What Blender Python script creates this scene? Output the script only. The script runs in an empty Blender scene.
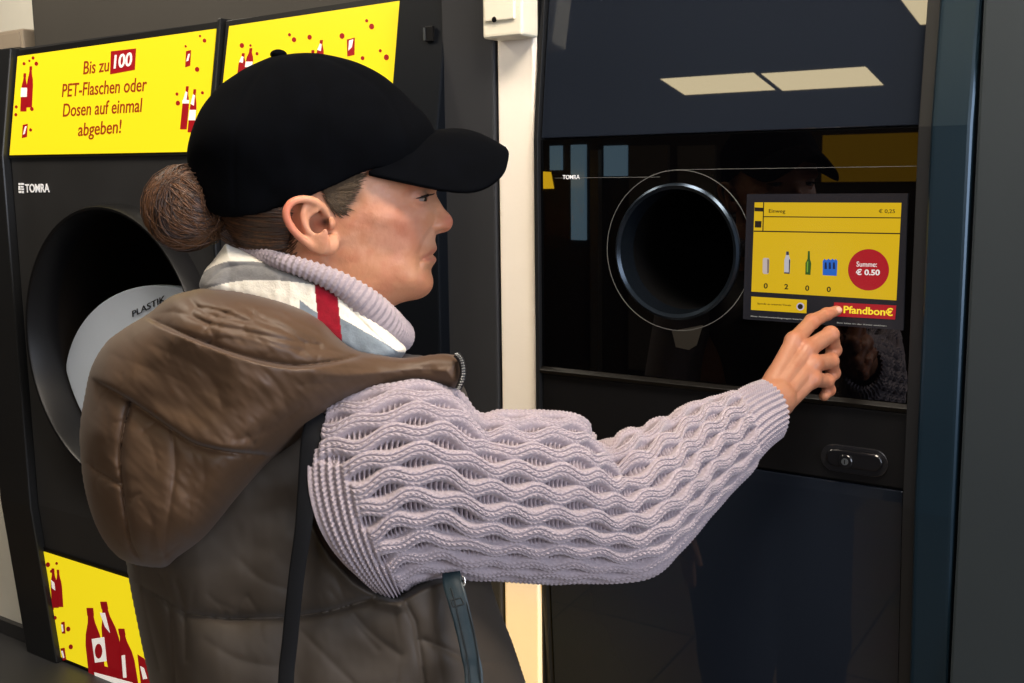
import bpy, bmesh, math, random
import numpy as np
from mathutils import Vector, Matrix
random.seed(7); np.random.seed(7)
SC = bpy.context.scene
COL = SC.collection
# ---------------------------------------------------------------- camera
FPX = 1100.0
CAM = np.array([0.0, 0.0, 1.57])
PITCH = math.radians(8.56); ROLL = math.radians(0.70)
_R0 = np.array([1.0, 0, 0]); _F = np.array([0, math.cos(PITCH), -math.sin(PITCH)])
_U0 = np.array([0, math.sin(PITCH), math.cos(PITCH)])
CR = math.cos(ROLL)*_R0 - math.sin(ROLL)*_U0
CU = math.cos(ROLL)*_U0 + math.sin(ROLL)*_R0
def ray(px, py):
    """direction through a photo point, scaled to unit depth along the view axis"""
    px = np.asarray(px, float); py = np.asarray(py, float)
    return _F + ((px-512)/FPX)[..., None]*CR + ((341.5-py)/FPX)[..., None]*CU
def at(px, py, t):
    return CAM + ray(px, py)*np.asarray(t, float)[..., None]
cd = bpy.data.cameras.new('camera'); cam = bpy.data.objects.new('camera', cd); COL.objects.link(cam)
cd.sensor_width = 36.0; cd.lens = FPX/1024*36.0; cd.clip_start = 0.02; cd.clip_end = 60
cam.matrix_world = Matrix(((CR[0], CU[0], -_F[0], CAM[0]), (CR[1], CU[1], -_F[1], CAM[1]), (CR[2], CU[2], -_F[2], CAM[2]), (0, 0, 0, 1)))
SC.camera = cam
SC.view_settings.view_transform = 'Standard'; SC.view_settings.look = 'None'
SC.view_settings.gamma = 1.0; SC.view_settings.use_curve_mapping = False
SC.view_settings.exposure = 0.0
# ---------------------------------------------------------------- materials
def lin(c):
    if isinstance(c, str):
        c = c.lstrip('#'); c = [int(c[i:i+2], 16)/255 for i in (0, 2, 4)]
    return tuple((x/12.92 if x <= 0.04045 else ((x+0.055)/1.055)**2.4) for x in c)
MATS = {}
def mat(name, color, rough=0.5, metal=0.0, coat=0.0, emit=None, es=1.0, spec=0.5, noise=None, bump=None, sheen=0.0, sss=0.0, attr=None, ior=None):
    """noise=(scale, amount) varies the colour a little; bump=(scale, strength, distance)"""
    if name in MATS: return MATS[name]
    m = bpy.data.materials.new(name); m.use_nodes = True
    nt = m.node_tree; b = nt.nodes['Principled BSDF']; L = nt.links
    c = lin(color)+(1.0,)
    b.inputs['Base Color'].default_value = c
    b.inputs['Roughness'].default_value = rough; b.inputs['Metallic'].default_value = metal
    b.inputs['Specular IOR Level'].default_value = spec
    b.inputs['Coat Weight'].default_value = coat; b.inputs['Coat Roughness'].default_value = 0.03
    b.inputs['Sheen Weight'].default_value = sheen
    if ior: b.inputs['IOR'].default_value = ior
    if sss:
        b.inputs['Subsurface Weight'].default_value = sss
        b.inputs['Subsurface Radius'].default_value = (0.010, 0.004, 0.002)
        b.inputs['Subsurface Scale'].default_value = 0.5
    if emit is not None:
        b.inputs['Emission Color'].default_value = lin(emit)+(1.0,); b.inputs['Emission Strength'].default_value = es
    tc = nt.nodes.new('ShaderNodeTexCoord')
    src = None
    if attr:
        a = nt.nodes.new('ShaderNodeVertexColor'); a.layer_name = attr; src = a.outputs['Color']
        L.new(src, b.inputs['Base Color'])
    if noise:
        n = nt.nodes.new('ShaderNodeTexNoise'); n.inputs['Scale'].default_value = noise[0]; n.inputs['Detail'].default_value = 5
        L.new(tc.outputs['Object'], n.inputs['Vector'])
        mr = nt.nodes.new('ShaderNodeMapRange'); mr.inputs['To Min'].default_value = 1-noise[1]; mr.inputs['To Max'].default_value = 1+noise[1]
        mr.inputs['From Min'].default_value = 0.3; mr.inputs['From Max'].default_value = 0.7
        L.new(n.outputs['Fac'], mr.inputs['Value'])
        mx = nt.nodes.new('ShaderNodeVectorMath'); mx.operation = 'SCALE'
        if src is not None: L.new(src, mx.inputs[0])
        else: mx.inputs[0].default_value = c[:3]
        L.new(mr.outputs['Result'], mx.inputs['Scale']); L.new(mx.outputs[0], b.inputs['Base Color'])
    if bump:
        n2 = nt.nodes.new('ShaderNodeTexNoise'); n2.inputs['Scale'].default_value = bump[0]; n2.inputs['Detail'].default_value = 4
        L.new(tc.outputs['Object'], n2.inputs['Vector'])
        bp = nt.nodes.new('ShaderNodeBump'); bp.inputs['Strength'].default_value = bump[1]; bp.inputs['Distance'].default_value = bump[2]
        L.new(n2.outputs['Fac'], bp.inputs['Height']); L.new(bp.outputs['Normal'], b.inputs['Normal'])
    MATS[name] = m
    return m
# ---------------------------------------------------------------- objects
def tag(o, label=None, cat=None, group=None, kind=None):
    if label: o['label'] = label
    if cat: o['category'] = cat
    if group: o['group'] = group
    if kind: o['kind'] = kind
    return o
def empty(name, loc=(0, 0, 0), rz=0.0):
    o = bpy.data.objects.new(name, None); COL.objects.link(o); o.location = loc; o.rotation_euler = (0, 0, rz)
    o.empty_display_size = 0.05
    return o
def link(name, me, m=None, parent=None, smooth=False):
    o = bpy.data.objects.new(name, me); COL.objects.link(o)
    if m is not None:
        for k in (m if isinstance(m, (list, tuple)) else [m]): me.materials.append(k)
    if parent is not None: o.parent = parent
    if smooth: me.polygons.foreach_set('use_smooth', np.ones(len(me.polygons), bool))
    return o
def np_mesh(name, V, Fq, tris=None):
    """mesh from an Nx3 array and an Mx4 (quads) and optional Kx3 array of faces"""
    me = bpy.data.meshes.new(name)
    V = np.asarray(V, np.float32); Fq = np.asarray(Fq, np.int32).reshape(-1, 4) if Fq is not None and len(Fq) else np.zeros((0, 4), np.int32)
    T = np.asarray(tris, np.int32).reshape(-1, 3) if tris is not None and len(tris) else np.zeros((0, 3), np.int32)
    me.vertices.add(len(V)); me.vertices.foreach_set('co', V.ravel())
    nl = Fq.size + T.size; me.loops.add(nl)
    me.loops.foreach_set('vertex_index', np.concatenate([Fq.ravel(), T.ravel()]))
    me.polygons.add(len(Fq)+len(T))
    st = np.concatenate([np.arange(len(Fq))*4, Fq.size+np.arange(len(T))*3]).astype(np.int32)
    me.polygons.foreach_set('loop_start', st)
    me.update(calc_edges=True); me.validate()
    return me
class MB:
    """collects polygons and links them as one mesh"""
    def __init__(s): s.v = []; s.f = []; s.mi = []
    def add(s, vs, fs, mi=0):
        b = len(s.v); s.v += [tuple(float(c) for c in q) for q in vs]; s.f += [[b+i for i in f] for f in fs]; s.mi += [mi]*len(fs); return s
    def build(s, name, m, parent=None, smooth=False, bevel=0.0, seg=2, angle=40):
        me = bpy.data.meshes.new(name); me.from_pydata(s.v, [], s.f); me.update()
        o = link(name, me, m, parent)
        me.polygons.foreach_set('material_index', s.mi)
        bm = bmesh.new(); bm.from_mesh(me); bmesh.ops.recalc_face_normals(bm, faces=bm.faces)
        if bevel:
            es = [e for e in bm.edges if len(e.link_faces) == 2 and e.calc_face_angle(0) > math.radians(25)]
            bmesh.ops.bevel(bm, geom=es, offset=bevel, segments=seg, affect='EDGES', profile=0.6, clamp_overlap=True)
        bm.to_mesh(me); bm.free()
        if smooth:
            me.polygons.foreach_set('use_smooth', np.ones(len(me.polygons), bool))
            me.set_sharp_from_angle(angle=math.radians(angle))
        return o
# ---------------------------------------------------------------- the wall of machines: u along it, v towards the room, w up
_d = ray(np.array(-1080.0), np.array(195.0)); _d = np.array([_d[0], _d[1], 0]); _d /= np.linalg.norm(_d)
WU = -_d; WN = np.array([WU[1], -WU[0], 0.0])          # WN points into the room
if WN[1] > 0: WN = -WN
TH = math.atan2(WU[1], WU[0])
P0 = at(838, 312, 1.47); W0 = np.array([P0[0], P0[1], 0.0])
def wpt(u, v, w): return W0 + WU*u + WN*v + np.array([0, 0, 1.0])*w
def wh(px, py, v=0.0, w0=None, tilt=0.0):
    """(u, w) where the line of sight meets the wall plane; tilt leans the plane back above w0 (radians)"""
    d = ray(px, py)
    n = WN.copy(); p = W0 + WN*v
    if tilt:
        n = WN*math.cos(tilt) + np.array([0, 0, 1.0])*math.sin(tilt); p = p + np.array([0, 0, w0])
    t = np.dot(p-CAM, n)/np.dot(d, n); q = CAM + d*t - W0
    return float(np.dot(q, WU)), float(q[2])
def wroot(name, u, v, w=0.0):
    return empty(name, tuple(wpt(u, v, w)), TH)
# in a root's own frame: x = u, y = -v, z = w
def box(mb, u0, u1, v0, v1, w0, w1, mi=0):
    vs = [(u, -v, w) for u in (u0, u1) for v in (v0, v1) for w in (w0, w1)]
    return mb.add(vs, [(0, 1, 3, 2), (4, 6, 7, 5), (0, 4, 5, 1), (2, 3, 7, 6), (0, 2, 6, 4), (1, 5, 7, 3)], mi)
def prism(mb, prof, u0, u1, mi=0):
    """prof: list of (v, w), swept along u"""
    n = len(prof)
    vs = [(u0, -v, w) for v, w in prof]+[(u1, -v, w) for v, w in prof]
    fs = [list(range(n)), list(range(2*n-1, n-1, -1))]+[(i, (i+1) % n, n+(i+1) % n, n+i) for i in range(n)]
    return mb.add(vs, fs, mi)
def poly(mb, pts, v, th=0.0008, mi=0):
    """flat polygon of (u, w) points facing the room, with thickness th"""
    n = len(pts)
    vs = [(u, -(v+th), w) for u, w in pts]+[(u, -v, w) for u, w in pts]
    return mb.add(vs, [list(range(n)), list(range(2*n-1, n-1, -1))]+[(i, (i+1) % n, n+(i+1) % n, n+i) for i in range(n)], mi)
def circ(cu, cw, ru, rw=None, n=32, a0=0.0):
    rw = ru if rw is None else rw
    return [(cu+ru*math.cos(a0+2*math.pi*i/n), cw+rw*math.sin(a0+2*math.pi*i/n)) for i in range(n)]
def lathe(mb, cu, cw, prof, n=96, mi=0, closed=True):
    """prof: list of (radius, v) swept about the axis that faces the room"""
    m = len(prof); vs = []
    for i in range(n):
        a = 2*math.pi*i/n
        for r, v in prof: vs.append((cu+r*math.cos(a), -v, cw+r*math.sin(a)))
    fs = []
    for i in range(n):
        j = (i+1) % n
        for k in range(m if closed else m-1):
            l = (k+1) % m
            fs.append((i*m+k, i*m+l, j*m+l, j*m+k))
    return mb.add(vs, fs, mi)
def holed_plate(mb, u0, u1, w0, w1, cu, cw, r, v0, v1, n=96, mi=0):
    """rectangular plate with a round hole through it"""
    N = n; ring = [(cu+r*math.cos(2*math.pi*i/N+math.pi/4), cw+r*math.sin(2*math.pi*i/N+math.pi/4)) for i in range(N)]
    outer = []
    for i in range(N):
        a = 2*math.pi*i/N+math.pi/4; c, s = math.cos(a), math.sin(a)
        q = i*4//N; f = (i-q*N/4)/(N/4)
        cs = [(u1, w1), (u0, w1), (u0, w0), (u1, w0)]
        a_, b_ = cs[q], cs[(q+1) % 4]
        outer.append((a_[0]+(b_[0]-a_[0])*f, a_[1]+(b_[1]-a_[1])*f))
    vs = [(u, -v1, w) for u, w in outer]+[(u, -v1, w) for u, w in ring]+[(u, -v0, w) for u, w in outer]+[(u, -v0, w) for u, w in ring]
    fs = []
    for i in range(N):
        j = (i+1) % N
        fs += [(i, j, N+j, N+i), (2*N+i, 3*N+i, 3*N+j, 2*N+j), (i, 2*N+i, 2*N+j, j), (N+i, N+j, 3*N+j, 3*N+i)]
    return mb.add(vs, fs, mi)
def text_on(name, body, m, parent, u, v, w, size, xs=1.0, bold=0.0, align='LEFT', ext=0.0006, tilt=0.0, tw0=0.0, rot=0.0, shear=0.0):
    """flat lettering on the wall frame; (u, w) is the baseline point; tilt leans it back with the plane hinged at height tw0"""
    c = bpy.data.curves.new(name, 'FONT'); c.body = body; c.size = size; c.extrude = ext; c.offset = bold; c.align_x = align; c.shear = shear
    c.resolution_u = 4
    o = bpy.data.objects.new(name, c); COL.objects.link(o)
    dg = bpy.context.evaluated_depsgraph_get(); me = bpy.data.meshes.new_from_object(o.evaluated_get(dg))
    bpy.data.objects.remove(o)
    n = len(me.vertices); co = np.empty(n*3, np.float32); me.vertices.foreach_get('co', co); co = co.reshape(-1, 3)
    x = co[:, 0]*xs; y = co[:, 1].copy(); z = co[:, 2]
    cr, sr = math.cos(rot), math.sin(rot); x, y = x*cr-y*sr, x*sr+y*cr
    W = y + (w-tw0); V = z
    ct, st = math.cos(tilt), math.sin(tilt)
    out = np.stack([u+x, -(v - W*st + V*ct), tw0 + W*ct + V*st], 1)
    me.vertices.foreach_set('co', out.astype(np.float32).ravel()); me.update()
    me.name = name; me.materials.clear()
    return link(name, me, m, parent)
# ================================================================ materials of the place
M_body = mat('charcoal_powder_coat', '#2b2b2c', 0.42, spec=0.35, noise=(6, 0.12), bump=(900, 0.12, 0.0004))
M_body2 = mat('grey_powder_coat', '#2f3033', 0.5, spec=0.35, noise=(4, 0.08), bump=(900, 0.12, 0.0004))
M_black = mat('black_plastic', '#0b0b0d', 0.45, spec=0.3, bump=(500, 0.1, 0.0003))
M_void = mat('matt_black_inside', '#050506', 0.9, spec=0.1)
M_navy = mat('navy_gloss_panel', '#1b2029', 0.012, spec=0.5, noise=(2, 0.06))
M_navy2 = mat('navy_satin_metal', '#1d2f3c', 0.28, metal=0.5, spec=0.5)
M_bglass = mat('black_glass', '#020203', 0.012, spec=0.55)
M_rim = mat('dark_polished_ring', '#38424e', 0.22, metal=0.9)
M_trimline = mat('thin_engraved_line', '#5a5a58', 0.5)
M_white = mat('cream_wall_paint', '#d9d6cc', 0.8, spec=0.2, noise=(9, 0.04), bump=(160, 0.25, 0.001))
M_pillar = mat('pillar_paint', '#fbf1e2', 0.7, spec=0.25, noise=(5, 0.03), bump=(220, 0.2, 0.0008))
M_cream = mat('cream_plastic', '#e6e0cb', 0.45, noise=(14, 0.03))
M_skirt = mat('dark_skirting', '#2c2c2e', 0.5, noise=(5, 0.1))
M_disc = mat('pale_grey_drum', '#bcc6d4', 0.4, spec=0.5, noise=(5, 0.05))
M_steel = mat('worn_steel', '#9aa0a5', 0.3, metal=0.9, noise=(60, 0.15))
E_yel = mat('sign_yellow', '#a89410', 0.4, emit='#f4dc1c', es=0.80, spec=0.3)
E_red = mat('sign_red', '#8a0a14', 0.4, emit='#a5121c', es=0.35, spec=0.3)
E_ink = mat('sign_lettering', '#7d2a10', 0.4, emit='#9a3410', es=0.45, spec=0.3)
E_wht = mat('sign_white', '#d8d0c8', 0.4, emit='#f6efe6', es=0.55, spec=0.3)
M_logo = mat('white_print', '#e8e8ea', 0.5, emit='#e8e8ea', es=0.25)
def tiles(name, c1, c2, size, mortar, rough):
    m = bpy.data.materials.new(name); m.use_nodes = True; nt = m.node_tree; b = nt.nodes['Principled BSDF']
    tc = nt.nodes.new('ShaderNodeTexCoord'); br = nt.nodes.new('ShaderNodeTexBrick')
    br.offset = 0.0; br.inputs['Scale'].default_value = 1.0; br.inputs['Brick Width'].default_value = size; br.inputs['Row Height'].default_value = size
    br.inputs['Mortar Size'].default_value = 0.004; br.inputs['Color1'].default_value = lin(c1)+(1,); br.inputs['Color2'].default_value = lin(c2)+(1,)
    br.inputs['Mortar'].default_value = lin(mortar)+(1,)
    nt.links.new(tc.outputs['Object'], br.inputs['Vector'])
    n = nt.nodes.new('ShaderNodeTexNoise'); n.inputs['Scale'].default_value = 7; nt.links.new(tc.outputs['Object'], n.inputs['Vector'])
    mx = nt.nodes.new('ShaderNodeMix'); mx.data_type = 'RGBA'; mx.blend_type = 'MULTIPLY'; mx.inputs[0].default_value = 0.35
    nt.links.new(br.outputs['Color'], mx.inputs[6]); nt.links.new(n.outputs['Color'], mx.inputs[7]); nt.links.new(mx.outputs[2], b.inputs['Base Color'])
    b.inputs['Roughness'].default_value = rough
    bp = nt.nodes.new('ShaderNodeBump'); bp.inputs['Distance'].default_value = 0.001; nt.links.new(br.outputs['Fac'], bp.inputs['Height']); bp.invert = True
    nt.links.new(bp.outputs['Normal'], b.inputs['Normal'])
    return m
M_floor = tiles('brown_floor_tiles', '#6a5a48', '#75644f', 0.45, '#3c342b', 0.35)
# ================================================================ the room
BZ = wh(23, 661, 0.02)[1]                   # height of the plinth the machines stand on
S = lambda o: tag(o, kind='structure')
def struct(name, boxes, m, bevel=0.0):
    r = MB()
    for b in boxes: box(r, *b)
    o = r.build(name, m, None, bevel=bevel); o.location = tuple(wpt(0, 0, 0)); o.rotation_euler = (0, 0, TH); return S(o)
struct('floor', [(-6.0, 3.2, -1.2, 6.0, -0.1, 0.0)], M_floor)
struct('ceiling', [(-6.0, 3.2, -1.2, 6.0, 3.02, 3.1)], mat('ceiling_paint', '#8c8880', 0.9))
struct('wall_back', [(-6.0, 3.2, -0.62, -0.52, 0.0, 3.0)], M_white)
struct('trim_1', [(-3.6, 1.0, -0.5, 0.16, 0.0, BZ)], M_skirt, 0.004)      # low dark plinth the machines stand on
# short white wall and its dark skirting at the far left of the machines
WLU = wh(4, 454, 0.02)[0]
struct('wall_left', [(-3.6, WLU-0.002, -0.5, -0.06, BZ, 1.62)], M_white)
struct('wall_side', [(-6.1, -6.0, -1.2, 5.5, 0.0, 3.0)], mat('brown_rear_wall', '#4a4038'))
# the pillar between the machines
pu0, pu1 = wh(500, 250, 0.0)[0], wh(535, 250, 0.0)[0]
struct('wall_pillar', [(pu0, pu1, -0.5, 0.0, BZ, 3.0)], M_pillar, 0.003)
# baseboard strip seen at the far left
struct('baseboard_left', [(-3.6, WLU-0.002, -0.06, -0.045, BZ, wh(15, 625, -0.045)[1])], M_skirt, 0.002)
# ---------------------------------------------------------------- flat artwork helpers
def plane_pt(px, py, v, w0=0.0, tilt=0.0):
    """(u, in-plane height) on the wall plane, leaning back by tilt above height w0"""
    u, w = wh(px, py, v, w0, tilt)
    return (u, w0 + (w-w0)/math.cos(tilt))
class Art:
    """flat shapes and lettering on one sign or screen face; root is at (ru, rv, rw)"""
    def __init__(s, parent, ru, rv, rw, v, w0=0.0, tilt=0.0): s.p = parent; s.r = (ru, rv, rw); s.v = v; s.w0 = w0; s.t = tilt; s.k = 0
    def loc(s, u, h, d):
        ct, st = math.cos(s.t), math.sin(s.t); H = h-s.w0
        V = s.v - H*st + d*ct; W = s.w0 + H*ct + d*st
        return (u-s.r[0], -(V-s.r[1]), W-s.r[2])
    def pt(s, px, py): return plane_pt(px, py, s.v, s.w0, s.t)
    def shapes(s, name, polys, m, d0=0.0, th=0.0006, parent=None, uw=False):
        """polys: lists of photo points (or (u, h) pairs when uw) sharing one mesh"""
        mb = MB()
        for P in polys:
            Q = P if uw else [s.pt(*p) for p in P]
            n = len(Q)
            vs = [s.loc(u, h, d0+th) for u, h in Q]+[s.loc(u, h, d0) for u, h in Q]
            mb.add(vs, [list(range(n)), list(range(2*n-1, n-1, -1))]+[(i, (i+1) % n, n+(i+1) % n, n+i) for i in range(n)])
        return mb.build(name, m, parent or s.p)
    def each(s, name, polys, m, d0=0.0, th=0.0006):
        for P in polys: s.shapes(name, [P], m, d0, th)
    def text(s, name, body, m, pl, pr, cap, d0=0.0012, parent=None, bold=0.0, ext=0.0003):
        """lettering whose baseline runs between photo points pl and pr, cap = capital height in photo pixels at pl"""
        a, b = s.pt(*pl), s.pt(*pr); top = s.pt(pl[0], pl[1]-cap)
        H = top[1]-a[1]; size = H/0.70
        c = bpy.data.curves.new(name, 'FONT'); c.body = body; c.size = size; c.extrude = ext; c.offset = bold*size; c.resolution_u = 4
        o = bpy.data.objects.new(name, c); COL.objects.link(o)
        me = bpy.data.meshes.new_from_object(o.evaluated_get(bpy.context.evaluated_depsgraph_get())); bpy.data.objects.remove(o)
        n = len(me.vertices); co = np.empty(n*3, np.float32); me.vertices.foreach_get('co', co); co = co.reshape(-1, 3).astype(float)
        x0, x1 = co[:, 0].min(), co[:, 0].max(); f = (co[:, 0]-x0)/(x1-x0)
        u = a[0]+(b[0]-a[0])*f; h = a[1]+(b[1]-a[1])*f + co[:, 1]; d = d0 + ext + co[:, 2]
        ct, st = math.cos(s.t), math.sin(s.t); Hh = h-s.w0
        V = s.v-Hh*st+d*ct; W = s.w0+Hh*ct+d*st
        out = np.stack([u-s.r[0], -(V-s.r[1]), W-s.r[2]], 1)
        me.vertices.foreach_set('co', out.astype(np.float32).ravel()); me.update(); me.materials.clear(); me.name = name
        return link(name, me, m, parent or s.p)
def ell(cx, cy, rx, ry=None, n=20):
    ry = ry or rx
    return [(cx+rx*math.cos(2*math.pi*i/n), cy+ry*math.sin(2*math.pi*i/n)) for i in range(n)]
def bottle(x, y, w, h, lean=0.0, cap=0.1):
    """bottle outline in photo pixels; (x, y) is the base centre"""
    pr = [(0.5, 0), (0.5, 0.55), (0.42, 0.68), (0.22, 0.82), (0.17, 0.9), (0.2, 0.91), (0.2, 1.0)]
    L = [(x-a*w+lean*b, y-b*h) for a, b in pr]; R = [(x+a*w+lean*b, y-b*h) for a, b in reversed(pr)]
    return L+R
def band(x, y, w, h, lean=0.0, b0=0.22, b1=0.48, a=0.5):
    return [(x-a*w+lean*b0, y-b0*h), (x+a*w+lean*b0, y-b0*h), (x+a*w+lean*b1, y-b1*h), (x-a*w+lean*b1, y-b1*h)]
def neck(x, y, w, h, lean=0.0):
    return [(x-0.42*w+lean*.66, y-.66*h), (x+0.1*w+lean*.62, y-.62*h), (x+0.12*w+lean*.86, y-.86*h), (x-0.15*w+lean*.88, y-.88*h)]
def quad(x0, y0, x1, y1, sk=0.0): return [(x0, y0), (x1, y0+sk), (x1, y1+sk), (x0, y1)]
# ================================================================ the left machine
TL_ = math.radians(9.5)
W_S = wh(12, 156)[1]                       # hinge height below the upper sign
LU0, LU1 = wh(11, 156)[0], wh(221, 30, 0, W_S, TL_)[0]
LR = (LU0, 0.0, BZ)
left = wroot('bottle_return_machine', LU0, 0.0, BZ)
tag(left, 'charcoal bottle return machine at the far left with a large round opening and yellow signs', 'machine')
W_B = 0.80                                  # below this height the front leans in
TB = math.radians(5)
def facey(w):                               # v of the machine front at height w
    if w > W_S: return -(w-W_S)*math.tan(TL_)
    if w < W_B: return -(W_B-w)*math.tan(TB)
    return 0.0
WT = wh(20, 48, 0, W_S, TL_)[1]
def front_prof(dv, back=-0.45, top=WT, f=facey, base=BZ, wb=W_B, ws=W_S):
    return [(back, base), (f(base)+dv, base), (f(wb)+dv, wb), (f(ws)+dv, ws), (f(top)+dv, top), (back, top)]
RIMV = 0.045
HU, HW = wh(106.5, 349, RIMV); HRAD = (wh(111, 208, RIMV)[1]-wh(111, 487, RIMV)[1])/2
# lower body and upper box around the hole plate
mb = MB()
k = lambda u: u-LR[0]
kw = lambda w: w-BZ
def P(mb, prof, u0, u1, root): prism(mb, [(v-root[1], w-root[2]) for v, w in prof], u0-root[0], u1-root[0])
P(mb, [(-0.45, BZ), (facey(BZ), BZ), (0.0, W_B), (-0.45, W_B)], LU0, LU1, LR)
P(mb, [(-0.45, W_S), (0.0, W_S), (facey(WT), WT), (-0.45, WT)], LU0, LU1, LR)
holed_plate(mb, 0, LU1-LU0, kw(W_B), kw(W_S), k(HU), kw(HW), HRAD-0.004, 0.0, -0.03)
box(mb, 0, 0.02, -0.45, -0.03, kw(W_B), kw(W_S)); box(mb, LU1-LU0-0.02, LU1-LU0, -0.45, -0.03, kw(W_B), kw(W_S)); box(mb, 0.02, LU1-LU0-0.02, -0.45, -0.43, kw(W_B), kw(W_S))
mb.build('body', M_body, left)
lr_ring = MB(); lathe(lr_ring, k(HU), kw(HW), [(HRAD+0.006, -0.002), (HRAD+0.001, RIMV-0.006), (HRAD-0.002, RIMV), (HRAD-0.007, RIMV-0.001), (HRAD-0.010, RIMV-0.006), (HRAD-0.014, -0.02), (HRAD-0.014, -0.03), (HRAD+0.002, -0.03)])
lr_ring.build('opening_rim', mat('charcoal_rim', '#0e0e10', 0.40, spec=0.3, noise=(8, 0.1)), left, smooth=True)
r = MB(); lathe(r, k(HU), kw(HW), [(HRAD-0.0135, -0.025), (HRAD-0.02, -0.40), (0.001, -0.40), (0.001, -0.405), (HRAD-0.012, -0.405), (HRAD-0.008, -0.025)], closed=False)
r.build('chute', mat('dark_brown_chute', '#100d0b', 0.45, spec=0.3), left, smooth=True)
# pale drum plate inside the opening
DV = -0.03; a = wh(66, 412, DV); b = wh(172, 412, DV); c = wh(172, 286, DV)
r = MB(); ru, rw_ = b[0]-a[0], c[1]-b[1]
cu_, cw_ = b
pts = []
for q in circ(cu_, cw_, ru*1.0, rw_, 96):
    dx, dz = q[0]-HU, q[1]-HW; rr = math.hypot(dx, dz); lim = HRAD-0.018
    if rr > lim: dx, dz = dx*lim/rr, dz*lim/rr
    pts.append((k(HU+dx), kw(HW+dz)))
poly(r, pts, DV-0.02, 0.02); o = r.build('drum_plate', M_disc, left, bevel=0.004)
art = Art(left, *LR, DV+0.0005)
art.text('drum_lettering', 'PLASTIK', mat('dark_print', '#1c1e24', 0.5), (133, 317), (166, 301), 6, bold=0.01)
# side rail at the left edge of the machine
ra, rb = wh(4, 454)[0], LU0-0.004
mb = MB(); P(mb, front_prof(0.02, top=WT), ra, rb, LR); mb.build('side_rail', mat('satin_black', '#1a1b1d', 0.35, spec=0.45, noise=(5, 0.1)), left, bevel=0.004)
mb = MB(); P(mb, front_prof(0.010, top=WT+0.004, back=-0.4), LU1-0.002, LU1+0.008, LR); mb.build('divider_rail', mat('satin_black', '#1a1b1d'), left, bevel=0.002)
# logo
art = Art(left, *LR, 0.0005)
art.text('logo_lettering', 'TOMRA', M_logo, (25.6, 192.4), (49.8, 192.0), 8.2, bold=0.02, d0=0)
sq = [quad(18.6, 183, 20.6, 185), quad(21.2, 183, 24, 185), quad(18.6, 185.8, 20.2, 190), quad(20.8, 186, 23.6, 187.6), quad(22.4, 188.3, 24, 190.2), quad(18.8, 190.8, 21.6, 193), quad(22.2, 191, 24, 193.2), quad(20.7, 188.2, 21.7, 190)]
art.shapes('logo_mark', sq, M_logo)
# upper sign
def dots(L): return [ell(x, y, r, r*1.25, 14) for x, y, r in L]
z1 = lambda x, y: (x/2.438, y/2.438)
def zz(L): return [[z1(*p) for p in q] for q in L]
art = Art(left, *LR, 0.0, W_S, TL_)
art.shapes('sign_frame', [[(13, 52), (222.5, 22), (208, 155), (9.5, 158.5)]], M_black, 0.0, 0.004)
art.k = 0
def zdots(L): return [ell(x/2.438, y/2.438, r/2.438*0.85, r/2.438, 14) for x, y, r in L]
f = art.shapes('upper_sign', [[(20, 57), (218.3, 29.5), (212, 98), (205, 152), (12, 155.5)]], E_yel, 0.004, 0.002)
A = Art(f, *LR, 0.0, W_S, TL_)
d = 0.0062
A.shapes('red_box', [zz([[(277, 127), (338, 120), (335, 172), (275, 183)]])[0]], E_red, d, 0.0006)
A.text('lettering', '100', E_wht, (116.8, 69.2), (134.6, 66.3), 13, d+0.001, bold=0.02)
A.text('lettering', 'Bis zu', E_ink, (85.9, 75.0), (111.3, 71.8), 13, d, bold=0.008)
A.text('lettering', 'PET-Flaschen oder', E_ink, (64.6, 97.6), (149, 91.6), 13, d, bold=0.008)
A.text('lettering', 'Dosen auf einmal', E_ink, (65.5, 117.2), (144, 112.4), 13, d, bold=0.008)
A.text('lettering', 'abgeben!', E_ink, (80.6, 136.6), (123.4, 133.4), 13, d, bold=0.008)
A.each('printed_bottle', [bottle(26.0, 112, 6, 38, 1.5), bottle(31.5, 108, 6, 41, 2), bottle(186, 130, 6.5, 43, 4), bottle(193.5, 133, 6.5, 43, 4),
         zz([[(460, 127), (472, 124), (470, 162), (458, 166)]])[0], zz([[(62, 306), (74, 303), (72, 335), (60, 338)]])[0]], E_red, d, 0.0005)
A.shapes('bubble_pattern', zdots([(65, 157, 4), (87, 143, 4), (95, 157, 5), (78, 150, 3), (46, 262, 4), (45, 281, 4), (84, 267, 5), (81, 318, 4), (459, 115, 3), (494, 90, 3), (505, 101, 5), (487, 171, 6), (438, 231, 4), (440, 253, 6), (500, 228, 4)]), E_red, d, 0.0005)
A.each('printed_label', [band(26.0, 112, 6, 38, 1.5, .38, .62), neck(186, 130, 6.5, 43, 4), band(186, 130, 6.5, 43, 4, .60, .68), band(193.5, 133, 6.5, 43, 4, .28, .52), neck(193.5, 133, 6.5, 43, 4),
         zz([[(466, 134), (470, 133), (466, 150), (461, 152)]])[0], zz([[(68, 310), (72, 309), (67, 328), (63, 330)]])[0]], E_wht, d+0.0006, 0.0005)
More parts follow.
